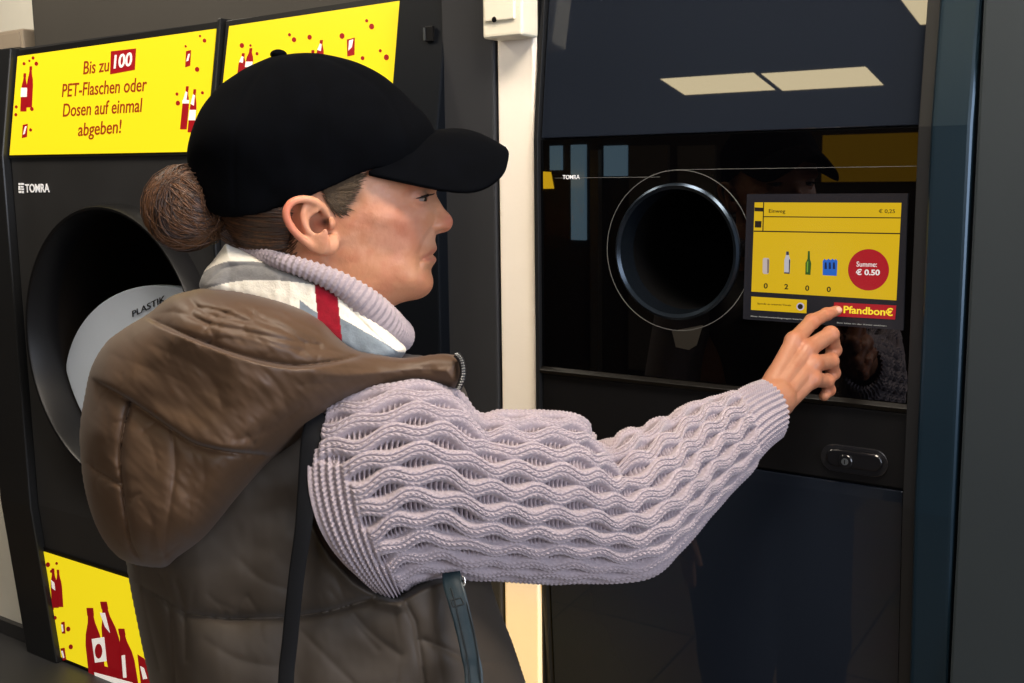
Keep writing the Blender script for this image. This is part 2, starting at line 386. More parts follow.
# lower sign (on the part that leans in)
class ArtLow(Art):
    def loc(s, u, h, dd):
        V = -(W_B-h)*math.tan(TB)+dd; return (u-s.r[0], -(V-s.r[1]), h-s.r[2])
    def pt(s, px, py):
        n = WN*math.cos(-TB)+np.array([0, 0, 1.0])*math.sin(-TB); p = W0+np.array([0, 0, W_B]); dr = ray(px, py)
        t = np.dot(p-CAM, n)/np.dot(dr, n); q = CAM+dr*t-W0
        return (float(np.dot(q, WU)), float(q[2]))
L2 = ArtLow(left, *LR, 0.0)
tr = L2.pt(41.5, 550); br_ = L2.pt(41.5+16, 660)
uL, uR, wTop, wBot = tr[0], LU1-0.03, tr[1], BZ+0.012
L2.shapes('sign_frame', [[(uL-0.012, wTop+0.012), (uR+0.012, wTop+0.012), (uR+0.012, wBot-0.01), (uL-0.012, wBot-0.01)]], M_black, 0.0, 0.003, uw=True)
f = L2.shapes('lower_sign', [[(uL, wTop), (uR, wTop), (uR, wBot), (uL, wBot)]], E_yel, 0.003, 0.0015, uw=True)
A = ArtLow(f, *LR, 0.0)
z6 = lambda L: [[(x/2.413, 400+y/2.413) for x, y in q] for q in L]
bt = lambda x, y, w, h, l=0: bottle(x/2.413, 400+y/2.413, w/2.413, h/2.413, l/2.413)
A.each('printed_bottle', [bt(138, 500, 16, 95, -6), bt(150, 498, 14, 90, -6), bt(243, 700, 40, 200, -22), bt(292, 680, 40, 195, -38), bt(325, 720, 38, 170, -28)]
         + z6([[(336, 612), (352, 622), (366, 640), (382, 690), (345, 690)], [(224, 632), (330, 660), (345, 740), (240, 740)], [(152, 535), (160, 533), (162, 562), (154, 562)], [(150, 598), (160, 596), (164, 625), (156, 627)], [(168, 660), (178, 660), (184, 690), (170, 690)]]), E_red, 0.0046, 0.0005)
A.shapes('bubble_pattern', [ell(x/2.413, 400+y/2.413, r/2.413, r/2.413*1.2, 12) for x, y, r in [(120, 396, 5), (141, 393, 3), (129, 502, 5), (137, 524, 4), (169, 551, 5), (175, 594, 5), (128, 412, 3)]], E_red, 0.0046, 0.0005)
A.each('printed_label', z6([[(226, 575), (256, 570), (262, 628), (234, 632)], [(246, 512), (258, 512), (270, 560), (258, 545)], [(298, 615), (306, 613), (310, 668), (302, 668)], [(232, 655), (325, 680), (328, 700), (240, 700)], [(152, 540), (156, 540), (158, 556), (155, 558)], [(152, 604), (156, 603), (160, 620), (157, 621)], [(128, 432), (136, 440), (138, 458), (130, 452)], [(343, 640), (352, 645), (360, 670), (350, 672)]]), E_wht, 0.0052, 0.0004)
A.shapes('printed_fruit', [[(x/2.413, 400+y/2.413) for x, y in ell(243, 604, 9, 18)]], E_red, 0.0057, 0.0003)
# grey header box behind the signs
MU1 = wh(405, 4, 0, W_S, TL_)[0]
hb = wroot('header_cabinet', LU0, -0.10, WT)
tag(hb, 'charcoal ventilation cabinet on top of the left machine, behind its yellow sign', 'cabinet')
mb = MB(); u_l = wh(33.5, 30, -0.14)[0]-LU0
box(mb, u_l, MU1+0.01-LU0, -0.28, -0.04, 0.004, 0.15)
mb.build('body', mat('taupe_grey_metal', '#3b3936', 0.6, noise=(3, 0.08), bump=(600, 0.1, 0.0005)), hb, bevel=0.003)
mb = MB()
for i in range(5): box(mb, 0.25+i*0.05, 0.27+i*0.05, -0.041, -0.036, 0.03, 0.12)
mb = MB(); box(mb, u_l+0.012, MU1-LU0, -0.04, -0.037, 0.012, 0.138); mb.build('front_panel', mat('taupe_grey_metal2', '#3f3c38', 0.6, noise=(3, 0.08), bump=(600, 0.1, 0.0005)), hb, bevel=0.001)
# grey-brown box fixed to the wall at the upper left corner
g = wh(24, 50, -0.16); g2 = wh(24, 28, -0.16)
bx = wroot('wall_box', g[0]-0.2, -0.16, g[1]); tag(bx, 'grey brown box fixed on the cream wall at the upper left corner', 'box')
mb = MB(); box(mb, 0, 0.2, -0.36, 0, 0, g2[1]-g[1]); mb.build('box_housing', mat('greige_plastic', '#8d8172', 0.6, noise=(8, 0.05)), bx, bevel=0.004)
mb = MB(); box(mb, 0.01, 0.19, -0.002, 0.003, 0.008, g2[1]-g[1]-0.008); mb.build('lid', mat('greige_plastic', '#8d8172'), bx, bevel=0.001)
# ================================================================ the middle machine (mostly behind the person)
MU0 = LU1+0.011; MU1 = wh(405, 4, 0, W_S, TL_)[0]
MR = (MU0, 0.0, BZ)
mid = wroot('bottle_return_machine', MU0, 0.0, BZ)
tag(mid, 'charcoal return machine behind the black cap, its yellow sign cut off by the cap', 'machine')
WT2 = WT
mb = MB(); P(mb, front_prof(0.0, top=WT2), MU0, MU1+0.01, MR); mb.build('body', M_body, mid, bevel=0.003)
A = Art(mid, *MR, 0.0, W_S, TL_)
A.shapes('sign_frame', [[(228, 22), (408.5, -6), (400, 84), (392, 150), (215.5, 155)]], M_black, 0.0005, 0.0035)
f = A.shapes('upper_sign', [[(231.5, 27), (403.8, 1.5), (396, 78), (391, 118), (220, 130), (225, 86)]], E_yel, 0.004, 0.002)
A = Art(f, *MR, 0.0, W_S, TL_)
A.each('printed_bottle', [bottle(243, 80, 7, 26, 3), bottle(250.5, 76, 7, 27, 3), bottle(321, 70, 7, 29, 3), bottle(313.5, 76, 7, 25, 2),
         zz([[(852, 99), (871, 94), (870, 136), (853, 140)]])[0]], E_red, 0.0062, 0.0005)
A.shapes('bubble_pattern', zdots([(596, 113, 6), (712, 87, 4), (723, 99, 6), (617, 113, 3), (633, 133, 4), (761, 93, 6), (840, 90, 7), (900, 53, 4), (912, 67, 7), (933, 126, 4), (948, 142, 7), (890, 144, 5)]), E_red, 0.0062, 0.0005)
A.each('printed_label', [neck(243, 80, 7, 26, 3), band(250.5, 76, 7, 27, 3, .3, .5), neck(321, 70, 7, 29, 3), band(313.5, 76, 7, 25, 2, .3, .5), zz([[(858, 101), (868, 98), (864, 118), (856, 126)]])[0]], E_wht, 0.0068, 0.0004)
# leaning blue-black side rail with a thin bright edge, and the flat grey panel right of it
mb = MB(); P(mb, front_prof(0.03, top=WT2), MU1+0.012, wh(439, 300, 0.03)[0], MR)
mb.build('side_rail', mat('midnight_panel', '#080c12', 0.5, spec=0.15, noise=(4, 0.1)), mid, bevel=0.004)
e0 = wh(439.5, 300, 0.02)[0]; e1 = wh(442.5, 300, 0.02)[0]
mb = MB(); P(mb, front_prof(0.022, top=WT2), e0, e1, MR); mb.build('edge_strip', mat('blue_steel_edge', '#4d6473', 0.3, metal=0.6), mid, bevel=0.002)
br = wh(430, 30, 0.0, W_S, TL_)
mb = MB(); br = wh(431, 34, 0.03, W_S, TL_)
vv = facey(br[1])+0.03
box(mb, br[0]-MR[0]-0.008, br[0]-MR[0]+0.008, vv, vv+0.006, br[1]-BZ-0.012, br[1]-BZ+0.012); mb.build('latch', M_black, mid, bevel=0.001)
mb = MB(); box(mb, br[0]-MR[0]-0.010, br[0]-MR[0]-0.007, vv, vv+0.008, br[1]-BZ-0.010, br[1]-BZ+0.010); mb.build('latch_edge', M_steel, mid)
struct('trim_2', [(wh(447, 300, 0.004)[0], pu0-0.005, -0.45, 0.004, BZ, 3.0)], M_body2, 0.004)
struct('trim_3', [(pu1+0.001, pu1+0.004, -0.45, -0.01, BZ, 3.0)], M_black)
# cream box on the pillar
jb0, jb1 = wh(481, 38, 0.049)[0], wh(521, 38, 0.049)[0]; jw = wh(500, 37, 0.049)[1]
jb = wroot('junction_box', jb0, 0.0005, jw); tag(jb, 'cream plastic service box with a small keyhole, mounted at the top of the pillar', 'box')
mb = MB(); box(mb, 0, jb1-jb0, 0.0, 0.045, 0, 0.22); mb.build('box_housing', M_cream, jb, bevel=0.006, seg=3)
l0, l1 = wh(485, 26, 0.095), wh(511, 26, 0.095)
mb = MB(); box(mb, 0.006, jb1-jb0-0.012, 0.043, 0.049, 0.024, 0.2); mb.build('cover', M_cream, jb, bevel=0.003, seg=3)
kx = wh(494, 19.5, 0.05)
mb = MB(); poly(mb, circ(kx[0]-jb0, kx[1]-jw, 0.0042), 0.0485, 0.001); mb.build('keyhole', M_void, jb)
# ================================================================ the right machine
TR_ = math.radians(6.4)
W_T = wh(725, 134)[1]; W_G = wh(541, 365)[1]; W_L = 1.156
RU0, RU1 = wh(541, 300)[0], wh(914, 340)[0]
RR = (RU0, 0.0, BZ)
rt = wroot('reverse_vending_machine', RU0, 0.0, BZ)
tag(rt, 'dark navy and black glass return machine on the right with a lit yellow touchscreen', 'machine')
def rface(w):
    if w > W_T: return -(w-W_T)*math.tan(TR_)
    if w < W_L-0.02: return -(W_L-0.02-w)*math.tan(math.radians(3.5))
    return 0.0
def rprof(dv, back, top, base=BZ): return [(back, base), (rface(base)+dv, base), (dv, W_L-0.02), (dv, W_T), (rface(top)+dv, top), (back, top)]
RT = 1.98
ku = lambda u: u-RU0
mb = MB()
P(mb, [(-0.45, BZ), (rface(BZ)-0.012, BZ), (-0.012, W_L-0.02), (-0.012, W_L+0.003), (-0.45, W_L+0.003)], RU0, RU1, RR)
P(mb, [(-0.45, W_T-0.002), (-0.012, W_T-0.002), (rface(RT)-0.012, RT), (-0.45, RT)], RU0, RU1, RR)
P(mb, [(-0.45, W_L), (-0.42, W_L), (-0.42, W_T), (-0.45, W_T)], RU0, RU1, RR)
mb.build('body', M_black, rt)
# tilted glossy upper panel, tilted lower door
mb = MB(); P(mb, [(-0.011, W_T+0.003), (0.0, W_T+0.003), (rface(RT), RT), (rface(RT)-0.011, RT)], RU0+0.003, RU1-0.004, RR); mb.build('upper_panel', M_navy, rt, bevel=0.0015)
mb = MB(); P(mb, [(rface(BZ+.02)-0.011, BZ+.02), (rface(BZ+.02), BZ+.02), (0.0, W_L-0.02), (0.0, W_L-0.004), (-0.011, W_L-0.004)], RU0+0.004, RU1-0.006, RR)
door = mb.build('door', M_navy, rt, bevel=0.0015)
# black glass front with the round hole
hu, hw = wh(676, 252); HR = (wh(676, 184)[1]-wh(676, 320)[1])/2
mb = MB(); holed_plate(mb, 0.002, RU1-RU0-0.003, W_G-BZ, W_T-BZ, ku(hu), hw-BZ, HR-0.003, -0.012, 0.0)
gl = mb.build('glass_front', M_bglass, rt)
mb = MB(); lathe(mb, ku(hu), hw-BZ, [(HR+0.001, 0.0), (HR+0.0005, 0.003), (HR-0.003, 0.0055), (HR-0.008, 0.003), (HR-0.012, -0.030), (HR-0.006, -0.030), (HR-0.002, -0.01)]); mb.build('opening_ring', M_rim, rt, smooth=True)
mb = MB(); lathe(mb, ku(hu), hw-BZ, [(HR-0.009, -0.028), (HR-0.009, -0.40), (0.001, -0.40), (0.001, -0.405), (HR-0.004, -0.405), (HR-0.004, -0.028)], closed=False); mb.build('chute', M_void, rt, smooth=True)
r_o = (wh(676, 170)[1]-wh(676, 331)[1])/2; cc = wh(677, 251)
mb = MB(); lathe(mb, ku(cc[0]), cc[1]-BZ, [(r_o, 0.0002), (r_o, 0.0008), (r_o-0.0011, 0.0008), (r_o-0.0011, 0.0002)])
y_ = wh(555, 178); box(mb, ku(y_[0]), ku(wh(660, 178)[0]), 0.0002, 0.0006, y_[1]-(BZ+0.0005), y_[1]-(BZ-0.0002))
y_ = wh(690, 173); box(mb, ku(wh(676, 173)[0]), ku(wh(921, 173)[0]), 0.0002, 0.0006, cc[1]+r_o-(BZ+0.0005), cc[1]+r_o-(BZ-0.0002))
mb.build('guide_line', M_trimline, rt)
# small white logo, small sticker below the hole
A = Art(rt, *RR, 0.0)
A.text('logo_lettering', 'TOMRA', M_logo, (563, 179), (580, 179), 4, 0.0006, bold=0.01)
# ledge under the glass, black lock panel
mb = MB(); P(mb, [(-0.012, W_G-0.012), (0.006, W_G-0.012), (0.008, W_G-0.006), (0.0, W_G-0.001), (-0.012, W_G-0.001)], RU0, RU1-0.002, RR); mb.build('ledge', mat('black_gloss_ledge', '#0a0806', 0.35, spec=0.35), rt, bevel=0.001)
mb = MB(); P(mb, [(-0.012, W_L), (0.0, W_L), (0.0, W_G-0.014), (-0.012, W_G-0.014)], RU0+0.002, RU1-0.004, RR); lp = mb.build('lock_panel', M_black, rt, bevel=0.001)
# lock handle recess, handle and key cylinder
ha, hb_ = wh(821, 457), wh(889, 463); hh = 0.011
def stadium(u0, u1, w, r, n=12):
    return [(u1-r+r*math.cos(t), w+r*math.sin(t)) for t in np.linspace(-math.pi/2, math.pi/2, n)]+[(u0+r+r*math.cos(t), w+r*math.sin(t)) for t in np.linspace(math.pi/2, 3*math.pi/2, n)]
hwc = (ha[1]+hb_[1])/2-BZ
mb = MB(); poly(mb, stadium(ku(ha[0]), ku(hb_[0]), hwc, 0.019), 0.0002, 0.003); mb.build('handle_recess', mat('handle_rim', '#1b1b1e', 0.25, spec=0.6), rt, bevel=0.0012)
mb = MB(); poly(mb, stadium(ku(ha[0])+0.010, ku(hb_[0])-0.006, hwc+0.002, 0.012), 0.0030, 0.008); hd = mb.build('door_handle', mat('handle_black', '#101013', 0.22, spec=0.6), rt, bevel=0.003, seg=3)
kc = wh(846, 461, 0.01)
mb = MB(); lathe(mb, ku(kc[0]), kc[1]-BZ, [(0.0095, 0.010), (0.0095, 0.0135), (0.0085, 0.0145), (0.0001, 0.0145), (0.0001, 0.010)]); mb.build('key_cylinder', mat('handle_black', '#101013'), hd, smooth=True)
mb = MB(); lathe(mb, ku(kc[0]), kc[1]-BZ, [(0.0045, 0.0144), (0.0045, 0.0158), (0.0001, 0.0158)], closed=False); mb.build('lock_core', M_steel, hd)
mb = MB(); box(mb, ku(kc[0])-0.0006, ku(kc[0])+0.0006, 0.0157, 0.0162, kc[1]-BZ-0.0028, kc[1]-BZ+0.0028); mb.build('keyhole', M_void, hd)
# small sticker on the glass under the hole
A.shapes('sticker', [[(672, 331), (703, 325), (697, 345), (689, 350), (676, 347)]], mat('smoky_sticker', '#1f1b15', 0.5), 0.0002, 0.0004)
# side rail and right hand cabinet
mb = MB(); ru0, ru1 = wh(921, 340, 0.03)[0]-0.006, wh(962, 340, 0.03)[0]
P(mb, rprof(0.03, -0.45, RT), ru0+0.006, ru1, RR); mb.build('side_rail', M_navy2, rt, bevel=0.006, seg=3)
mb = MB(); P(mb, rprof(0.018, -0.1, RT), RU1-0.001, ru0+0.006, RR); mb.build('inner_rail', mat('satin_black', '#1a1b1d'), rt, bevel=0.001)
mb = MB(); P(mb, rprof(0.008, -0.1, RT), pu1+0.0045, RU0+0.001, RR); mb.build('left_rail', mat('satin_black', '#1a1b1d'), rt, bevel=0.001)
struct('trim_4', [(ru1+0.004, 1.0, -0.45, 0.025, BZ, 3.0)], mat('slate_cabinet_side', '#272e32', 0.5, spec=0.4, noise=(3, 0.08), bump=(700, 0.1, 0.0005)), 0.004)
struct('trim_5', [(ru1-0.001, ru1+0.004, -0.45, 0.0, BZ, 3.0)], M_black)
# ---------------------------------------------------------------- the touchscreen
zs = lambda x, y: (740+x/4.88, 190+y/4.88)
def zp(L): return [zs(*p) for p in L]
def em(name, c, e=0.85): return mat(name, '#15151a', 0.2, emit=c, es=e, spec=0.4)
X_yel, X_blk, X_red = em('screen_yellow', '#e3b908', 0.8), em('screen_black', '#15131a', 0.25), em('screen_red', '#b3121c', 0.8)
X_wht, X_gry, X_grn, X_blu = em('screen_white', '#f0e8e4', 0.9), em('screen_grey', '#a9a59c', 0.8), em('screen_green', '#2c5a10', 0.8), em('screen_blue', '#1f66c8', 0.8)
X_ylw, X_ink = em('screen_lemon', '#ffe030', 0.95), em('screen_ink', '#2a2208', 0.5)
scr = A.shapes('touchscreen', [zp([(40, 20), (822, 16), (800, 683), (20, 628)])], em('screen_dark_border', '#2a2a2e', 0.35), 0.0004, 0.004)
Q = Art(scr, *RR, 0.0); d = 0.0045
Q.shapes('screen_page', [zp([(78, 60), (793, 62), (768, 537), (62, 494)]), zp([(62, 518), (332, 535), (330, 600), (60, 583)])], X_yel, d, 0.0003)
Q.shapes('page_rules', [zp([(78, 127), (791, 132), (791, 137), (78, 132)]) if 0 else zp([(122, 127), (791, 133), (790, 138), (122, 132)]), zp([(74, 197), (787, 209), (787, 215), (74, 203)]), zp([(120, 60), (125, 60), (121, 203), (116, 203)]),
         zp([(80, 150), (112, 151), (110, 183), (79, 182)]), zp([(78, 84), (121, 86), (120, 105), (78, 103)])], X_ink, d+0.0004, 0.0002)
Q.shapes('red_circle', [zp(ell(633, 388, 100, 101, 48))], X_red, d+0.0004, 0.0002)
Q.shapes('red_button', [zp([(466, 546), (768, 562), (762, 630), (455, 613)])], X_red, d+0.0004, 0.0002)
Q.text('lettering', 'Pfandbon€', X_ylw, zs(512, 597), zs(752, 612), 34/4.88, d+0.0008, bold=0.02)
Q.text('lettering', 'Summe:', X_wht, zs(575, 372), zs(674, 374), 25/4.88, d+0.0008)
Q.text('lettering', '€ 0.50', X_wht, zs(572, 412), zs(688, 414), 26/4.88, d+0.0008, bold=0.025)
Q.text('lettering', 'Einweg', X_ink, zs(148, 110), zs(228, 111), 18/4.88, d+0.0005, bold=0.004)
Q.text('lettering', '€ 0,25', X_ink, zs(683, 111), zs(762, 112), 18/4.88, d+0.0005, bold=0.004)
for t, x, y in (('0', 123, 478), ('2', 223, 482), ('0', 325, 489), ('0', 430, 495)):
    Q.text('lettering', t, X_ink, zs(x, y), zs(x+19, y+0.5), 25/4.88, d+0.0005, bold=0.02)
Q.text('lettering', 'Spende an unseren Verein', X_ink, zs(92, 556), zs(256, 565), 9/4.88, d+0.0005)
Q.shapes('button_dot', [zp(ell(301, 567, 19, 19, 24))], em('screen_lilac', '#c8bcd0', 0.8), d+0.0004, 0.0002)
Q.shapes('button_dot', [zp(ell(301, 567, 13, 13, 24))], X_ink, d+0.0007, 0.0002)
Q.shapes('can_icon', [zp([(118, 336), (124, 330), (146, 331), (150, 338), (148, 402), (142, 409), (122, 408), (117, 401)])], em('screen_can', '#c9b9b2', 0.8), d+0.0004, 0.0002)
Q.shapes('can_icon', [zp([(140, 336), (150, 338), (148, 402), (140, 406)])], em('screen_can_dark', '#8f7c70', 0.7), d+0.0007, 0.0001)
Q.shapes('bottle_icon', [zp([(222, 405), (223, 340), (230, 322), (232, 300), (244, 300), (246, 322), (252, 340), (249, 408)])], em('screen_pet', '#c3c0c6', 0.8), d+0.0004, 0.0002)
Q.shapes('bottle_icon', [zp([(232, 316), (233, 299), (245, 299), (246, 316)]), zp([(222, 400), (249, 401), (249, 408), (222, 406)]), zp([(246, 335), (252, 341), (249, 404), (245, 404)])], em('screen_pet_dark', '#3a3a50', 0.6), d+0.0007, 0.0001)
Q.shapes('bottle_icon', [zp([(325, 411), (326, 355), (336, 335), (338, 297), (347, 297), (348, 335), (354, 356), (350, 413)])], X_grn, d+0.0004, 0.0002)
Q.shapes('bottle_icon', [zp([(333, 350), (340, 345), (338, 400), (332, 400)])], em('screen_green_light', '#7fae30', 0.7), d+0.0007, 0.0001)
Q.shapes('crate_icon', [zp([(410, 345), (418, 335), (428, 342), (438, 334), (448, 341), (458, 334), (466, 341), (474, 335), (482, 346), (478, 418), (410, 414)])], X_blu, d+0.0004, 0.0002)
Q.shapes('crate_icon', [zp([(x, 352), (x+9, 352), (x+11, 384), (x-1, 384)]) for x in (420, 440, 460)], em('screen_blue_dark', '#0c2a5e', 0.6), d+0.0007, 0.0001)
Q.text('footer_lettering', 'Bitte Annahmebedingungen beachten', X_gry, zs(60, 616), zs(330, 634), 6/4.88, d+0.0005)
Q.text('footer_lettering', 'Bon bitte an der Kasse einlösen', X_gry, zs(480, 648), zs(720, 664), 6/4.88, d+0.0005)
# ================================================================ what the gloss mirrors: lamps, windows and notices behind the camera
def room_uv(x, y):
    q = np.array([x, y, 0.0])-W0; return float(np.dot(q, WU)), float(np.dot(q, WN))
M_lamp = mat('lamp_diffuser', '#fff6e0', 0.5, emit='#ffe9b8', es=13.0)
M_lampframe = mat('lamp_frame', '#6a665e', 0.5)
def ceiling_lamp(u, v, s, label):
    r = empty('ceiling_lamp', tuple(wpt(u, v, 3.01)), TH); tag(r, label, 'lamp', 'oblong ceiling lamps')
    mb = MB(); t = s*0.60; box(mb, -s/2, s/2, -t/2, t/2, -0.01, 0.0); mb.build('diffuser', M_lamp, r)
    mb = MB()
    for a in ((-s/2-0.01, s/2+0.01, t/2, t/2+0.01), (-s/2-0.01, s/2+0.01, -t/2-0.01, -t/2), (-s/2-0.01, -s/2, -t/2, t/2), (s/2, s/2+0.01, -t/2, t/2)):
        box(mb, *a, -0.014, 0.012)
    mb.build('frame', M_lampframe, r)
for x, y, lab in ((-3.64, -0.66, 'first'), (-3.18, -1.01, 'second'), (-1.93, -0.86, 'third')):
    u, v = room_uv(x, y); ceiling_lamp(u, v, 0.55, 'oblong ceiling lamp mirrored in the navy panel, '+{'first': 'left one of the pair', 'second': 'right one of the pair', 'third': 'alone at the top right corner'}[lab])
VR = 5.0
def mir(px, py): return wh(px, py, -VR)          # a point on the far side of the room whose mirror image shows at this photo point
def mbox(mb, a, b, v=0.0, d=0.03, r=(0, 0, 0)):
    (u0, w0), (u1, w1) = mir(*a), mir(*b); box(mb, min(u0, u1)-r[0], max(u0, u1)-r[0], VR+v-r[1]-d, VR+v-r[1], min(w0, w1)-r[2], max(w0, w1)-r[2])
M_dkwall = mat('dark_shop_wall', '#1d1917', 0.8)
struct('wall_right', [(-6.0, 3.2, VR, VR+0.1, 0.0, 3.02)], mat('brown_shop_wall', '#3a322c', 0.8))
mb = MB()
for a, b in (((573, 145), (587, 240)), ((606, 146), (628, 176)), ((552, 146), (563, 170))): mbox(mb, a, b, 0, 0.03)
o = mb.build('window_1', mat('window_daylight', '#7fa0b8', 0.2, emit='#8fb4cc', es=2.6), None); o.location = tuple(wpt(0, 0, 0)); o.rotation_euler = (0, 0, TH); S(o)
mb = MB()
mbox(mb, (632, 146), (668, 372), 0, 0.04); mbox(mb, (680, 146), (716, 205), 0, 0.035); mbox(mb, (594, 150), (602, 372), 0, 0.05)
o = mb.build('door_1', mat('taupe_door', '#6e665c', 0.6), None); o.location = tuple(wpt(0, 0, 0)); o.rotation_euler = (0, 0, TH); S(o)
# notice on the far wall
(u0, w0), (u1, w1) = mir(822, 182), mir(935, 132)
no = wroot('wall_notice', u0, VR-0.002, w0); tag(no, 'yellow notice on the far wall, mirrored in the black glass above the touchscreen', 'sign')
mb = MB()
vs = [(0, 0.0), (u1-u0, 0.0), (u1-u0, w1-w0), (0, w1-w0)]
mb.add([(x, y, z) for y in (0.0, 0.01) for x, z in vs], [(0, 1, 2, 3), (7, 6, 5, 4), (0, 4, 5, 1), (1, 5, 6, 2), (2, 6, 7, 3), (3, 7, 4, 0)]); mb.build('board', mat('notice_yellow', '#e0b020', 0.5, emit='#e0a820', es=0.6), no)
# lit yellow pendant lamp mirrored at the left end of the glass
u_, w_ = mir(563, 188); u2, w2 = mir(563, 172)
pl_ = wroot('pendant_lamp', u_, VR-0.25, w_); tag(pl_, 'lit yellow pendant lamp mirrored at the left end of the black glass', 'lamp')
h_ = w2-w_; mb = MB()
n = 24
for (r0, z0), (r1, z1_) in (((0.075, 0), (0.055, h_)), ((0.055, h_), (0.0, h_+0.004))):
    vs = [(r*math.cos(2*math.pi*i/n), r*math.sin(2*math.pi*i/n), z) for r, z in ((r0, z0), (r1, z1_)) for i in range(n)]
    mb.add(vs, [(i, (i+1) % n, n+(i+1) % n, n+i) for i in range(n)])
mb.build('lamp_shade', mat('glowing_shade', '#ffcc20', 0.5, emit='#ffc81e', es=10.0), pl_)
mb = MB(); box(mb, -0.004, 0.004, -0.004, 0.004, h_, 3.0-w_); mb.build('cord', M_black, pl_)
# ================================================================ light
def area(name, loc, target, sx, sy, col, watts, spread=180):
    l = bpy.data.lights.new(name, 'AREA'); l.shape = 'RECTANGLE'; l.size = sx; l.size_y = sy; l.color = lin(col); l.energy = watts; l.spread = math.radians(spread)
    o = bpy.data.objects.new(name, l); COL.objects.link(o); o.location = loc
    o.rotation_euler = (Vector(target)-Vector(loc)).to_track_quat('-Z', 'Y').to_euler(); return o
# daylight through the shop front at the right and behind the camera; a ceiling lamp overhead; the rest are added lights
area('shopfront_daylight', (2.6, -1.3, 1.9), (0.0, 1.4, 1.3), 1.6, 1.8, '#e6eeff', 90)
area('ceiling_lamp_light', (0.45, 0.55, 2.95), (0.1, 1.3, 1.2), 0.7, 0.7, '#fff0dc', 60)
sp = bpy.data.lights.new('pillar_warm_spot', 'SPOT'); sp.energy = 420; sp.color = lin('#ffc400'); sp.spot_size = math.radians(8); sp.spot_blend = 0.5; sp.shadow_soft_size = 0.08  # spot added to throw warm yellow on the lower pillar
so = bpy.data.objects.new('pillar_warm_spot', sp); COL.objects.link(so); so.location = (0.75, -1.6, 1.0); so.rotation_euler = (Vector((0.0, 1.72, 0.72))-so.location).to_track_quat('-Z', 'Y').to_euler()
area('front_fill', (-0.9, -1.7, 2.1), (-0.2, 1.3, 1.3), 1.2, 1.0, '#f4f2f4', 22)  # fill added behind the camera to light the person's near side
area('left_wall_fill', tuple(wpt(-2.0, 0.5, 2.95)), tuple(wpt(-2.1, -0.2, 1.6)), 0.6, 0.6, '#fff2dc', 34)  # fill added to brighten the cream wall at the left
area('pillar_fill', tuple(wpt(-0.45, 0.75, 2.95)), tuple(wpt(-0.5, 0.0, 1.4)), 0.4, 0.4, '#fff0e0', 14)  # fill added above the pillar to brighten it
wd = bpy.data.worlds.new('world'); SC.world = wd; wd.use_nodes = True
wd.node_tree.nodes['Background'].inputs['Color'].default_value = lin('#c8ccd4')+(1,); wd.node_tree.nodes['Background'].inputs['Strength'].default_value = 0.25
# ================================================================ implicit surfaces
def nets(f, axes):
    """surface nets: f<0 inside, on a rectilinear grid given by three coordinate arrays; returns points in grid coordinates and quads"""
    nx, ny, nz = f.shape; neg = f < 0
    cny, cnz = ny-1, nz-1
    acc_id, acc_p, quads = [], [], []
    for ax in range(3):
        sl0 = [slice(None)]*3; sl1 = [slice(None)]*3; sl0[ax] = slice(0, -1); sl1[ax] = slice(1, None)
        n0 = neg[tuple(sl0)]; n1 = neg[tuple(sl1)]
        I = np.array(np.nonzero(n0 != n1)).T
        if not len(I): continue
        J = I.copy(); J[:, ax] += 1
        a = f[I[:, 0], I[:, 1], I[:, 2]].astype(float); b = f[J[:, 0], J[:, 1], J[:, 2]].astype(float)
        t = a/(a-b); P = I.astype(float); P[:, ax] += t
        o1, o2 = [(1, 2), (2, 0), (0, 1)][ax]
        m = (I[:, o1] > 0) & (I[:, o2] > 0) & (I[:, o1] < f.shape[o1]-1) & (I[:, o2] < f.shape[o2]-1)
        I, P, a = I[m], P[m], a[m]
        ids = []
        for d1, d2 in ((0, 0), (-1, 0), (-1, -1), (0, -1)):
            K = I.copy(); K[:, o1] += d1; K[:, o2] += d2
            cid = (K[:, 0]*cny+K[:, 1])*cnz+K[:, 2]; ids.append(cid); acc_id.append(cid); acc_p.append(P)
        Q = np.stack(ids, 1); Q[a > 0] = Q[a > 0][:, ::-1]; quads.append(Q)
    cid = np.concatenate(acc_id); P = np.concatenate(acc_p); Q = np.concatenate(quads)
    uq, inv = np.unique(cid, return_inverse=True)
    cnt = np.bincount(inv); V = np.stack([np.bincount(inv, P[:, i])/cnt for i in range(3)], 1)
    Q = np.searchsorted(uq, Q)
    out = np.stack([np.interp(V[:, i], np.arange(len(axes[i])), axes[i]) for i in range(3)], 1)
    return out, Q[:, ::-1]
def relax(V, Q, n=2, w=0.5):
    e = np.concatenate([Q[:, [0, 1]], Q[:, [1, 2]], Q[:, [2, 3]], Q[:, [3, 0]]]); e = np.concatenate([e, e[:, ::-1]])
    c = np.bincount(e[:, 0], minlength=len(V))[:, None]+1e-9
    for _ in range(n):
        S_ = np.stack([np.bincount(e[:, 0], V[e[:, 1], i], minlength=len(V)) for i in range(3)], 1)/c
        V = V+(S_-V)*w
    return V
def catmull(P, n=8, closed=True):
    P = np.array(P, float); m = len(P); out = []
    for i in range(m if closed else m-1):
        if closed: p0, p1, p2, p3 = P[i-1], P[i], P[(i+1) % m], P[(i+2) % m]
        else: p0, p1, p2, p3 = P[max(i-1, 0)], P[i], P[i+1], P[min(i+2, m-1)]
        for k in range(n):
            t = k/n; out.append(0.5*((2*p1)+(-p0+p2)*t+(2*p0-5*p1+4*p2-p3)*t*t+(-p0+3*p1-3*p2+p3)*t**3))
    if not closed: out.append(P[-1])
    return np.array(out)
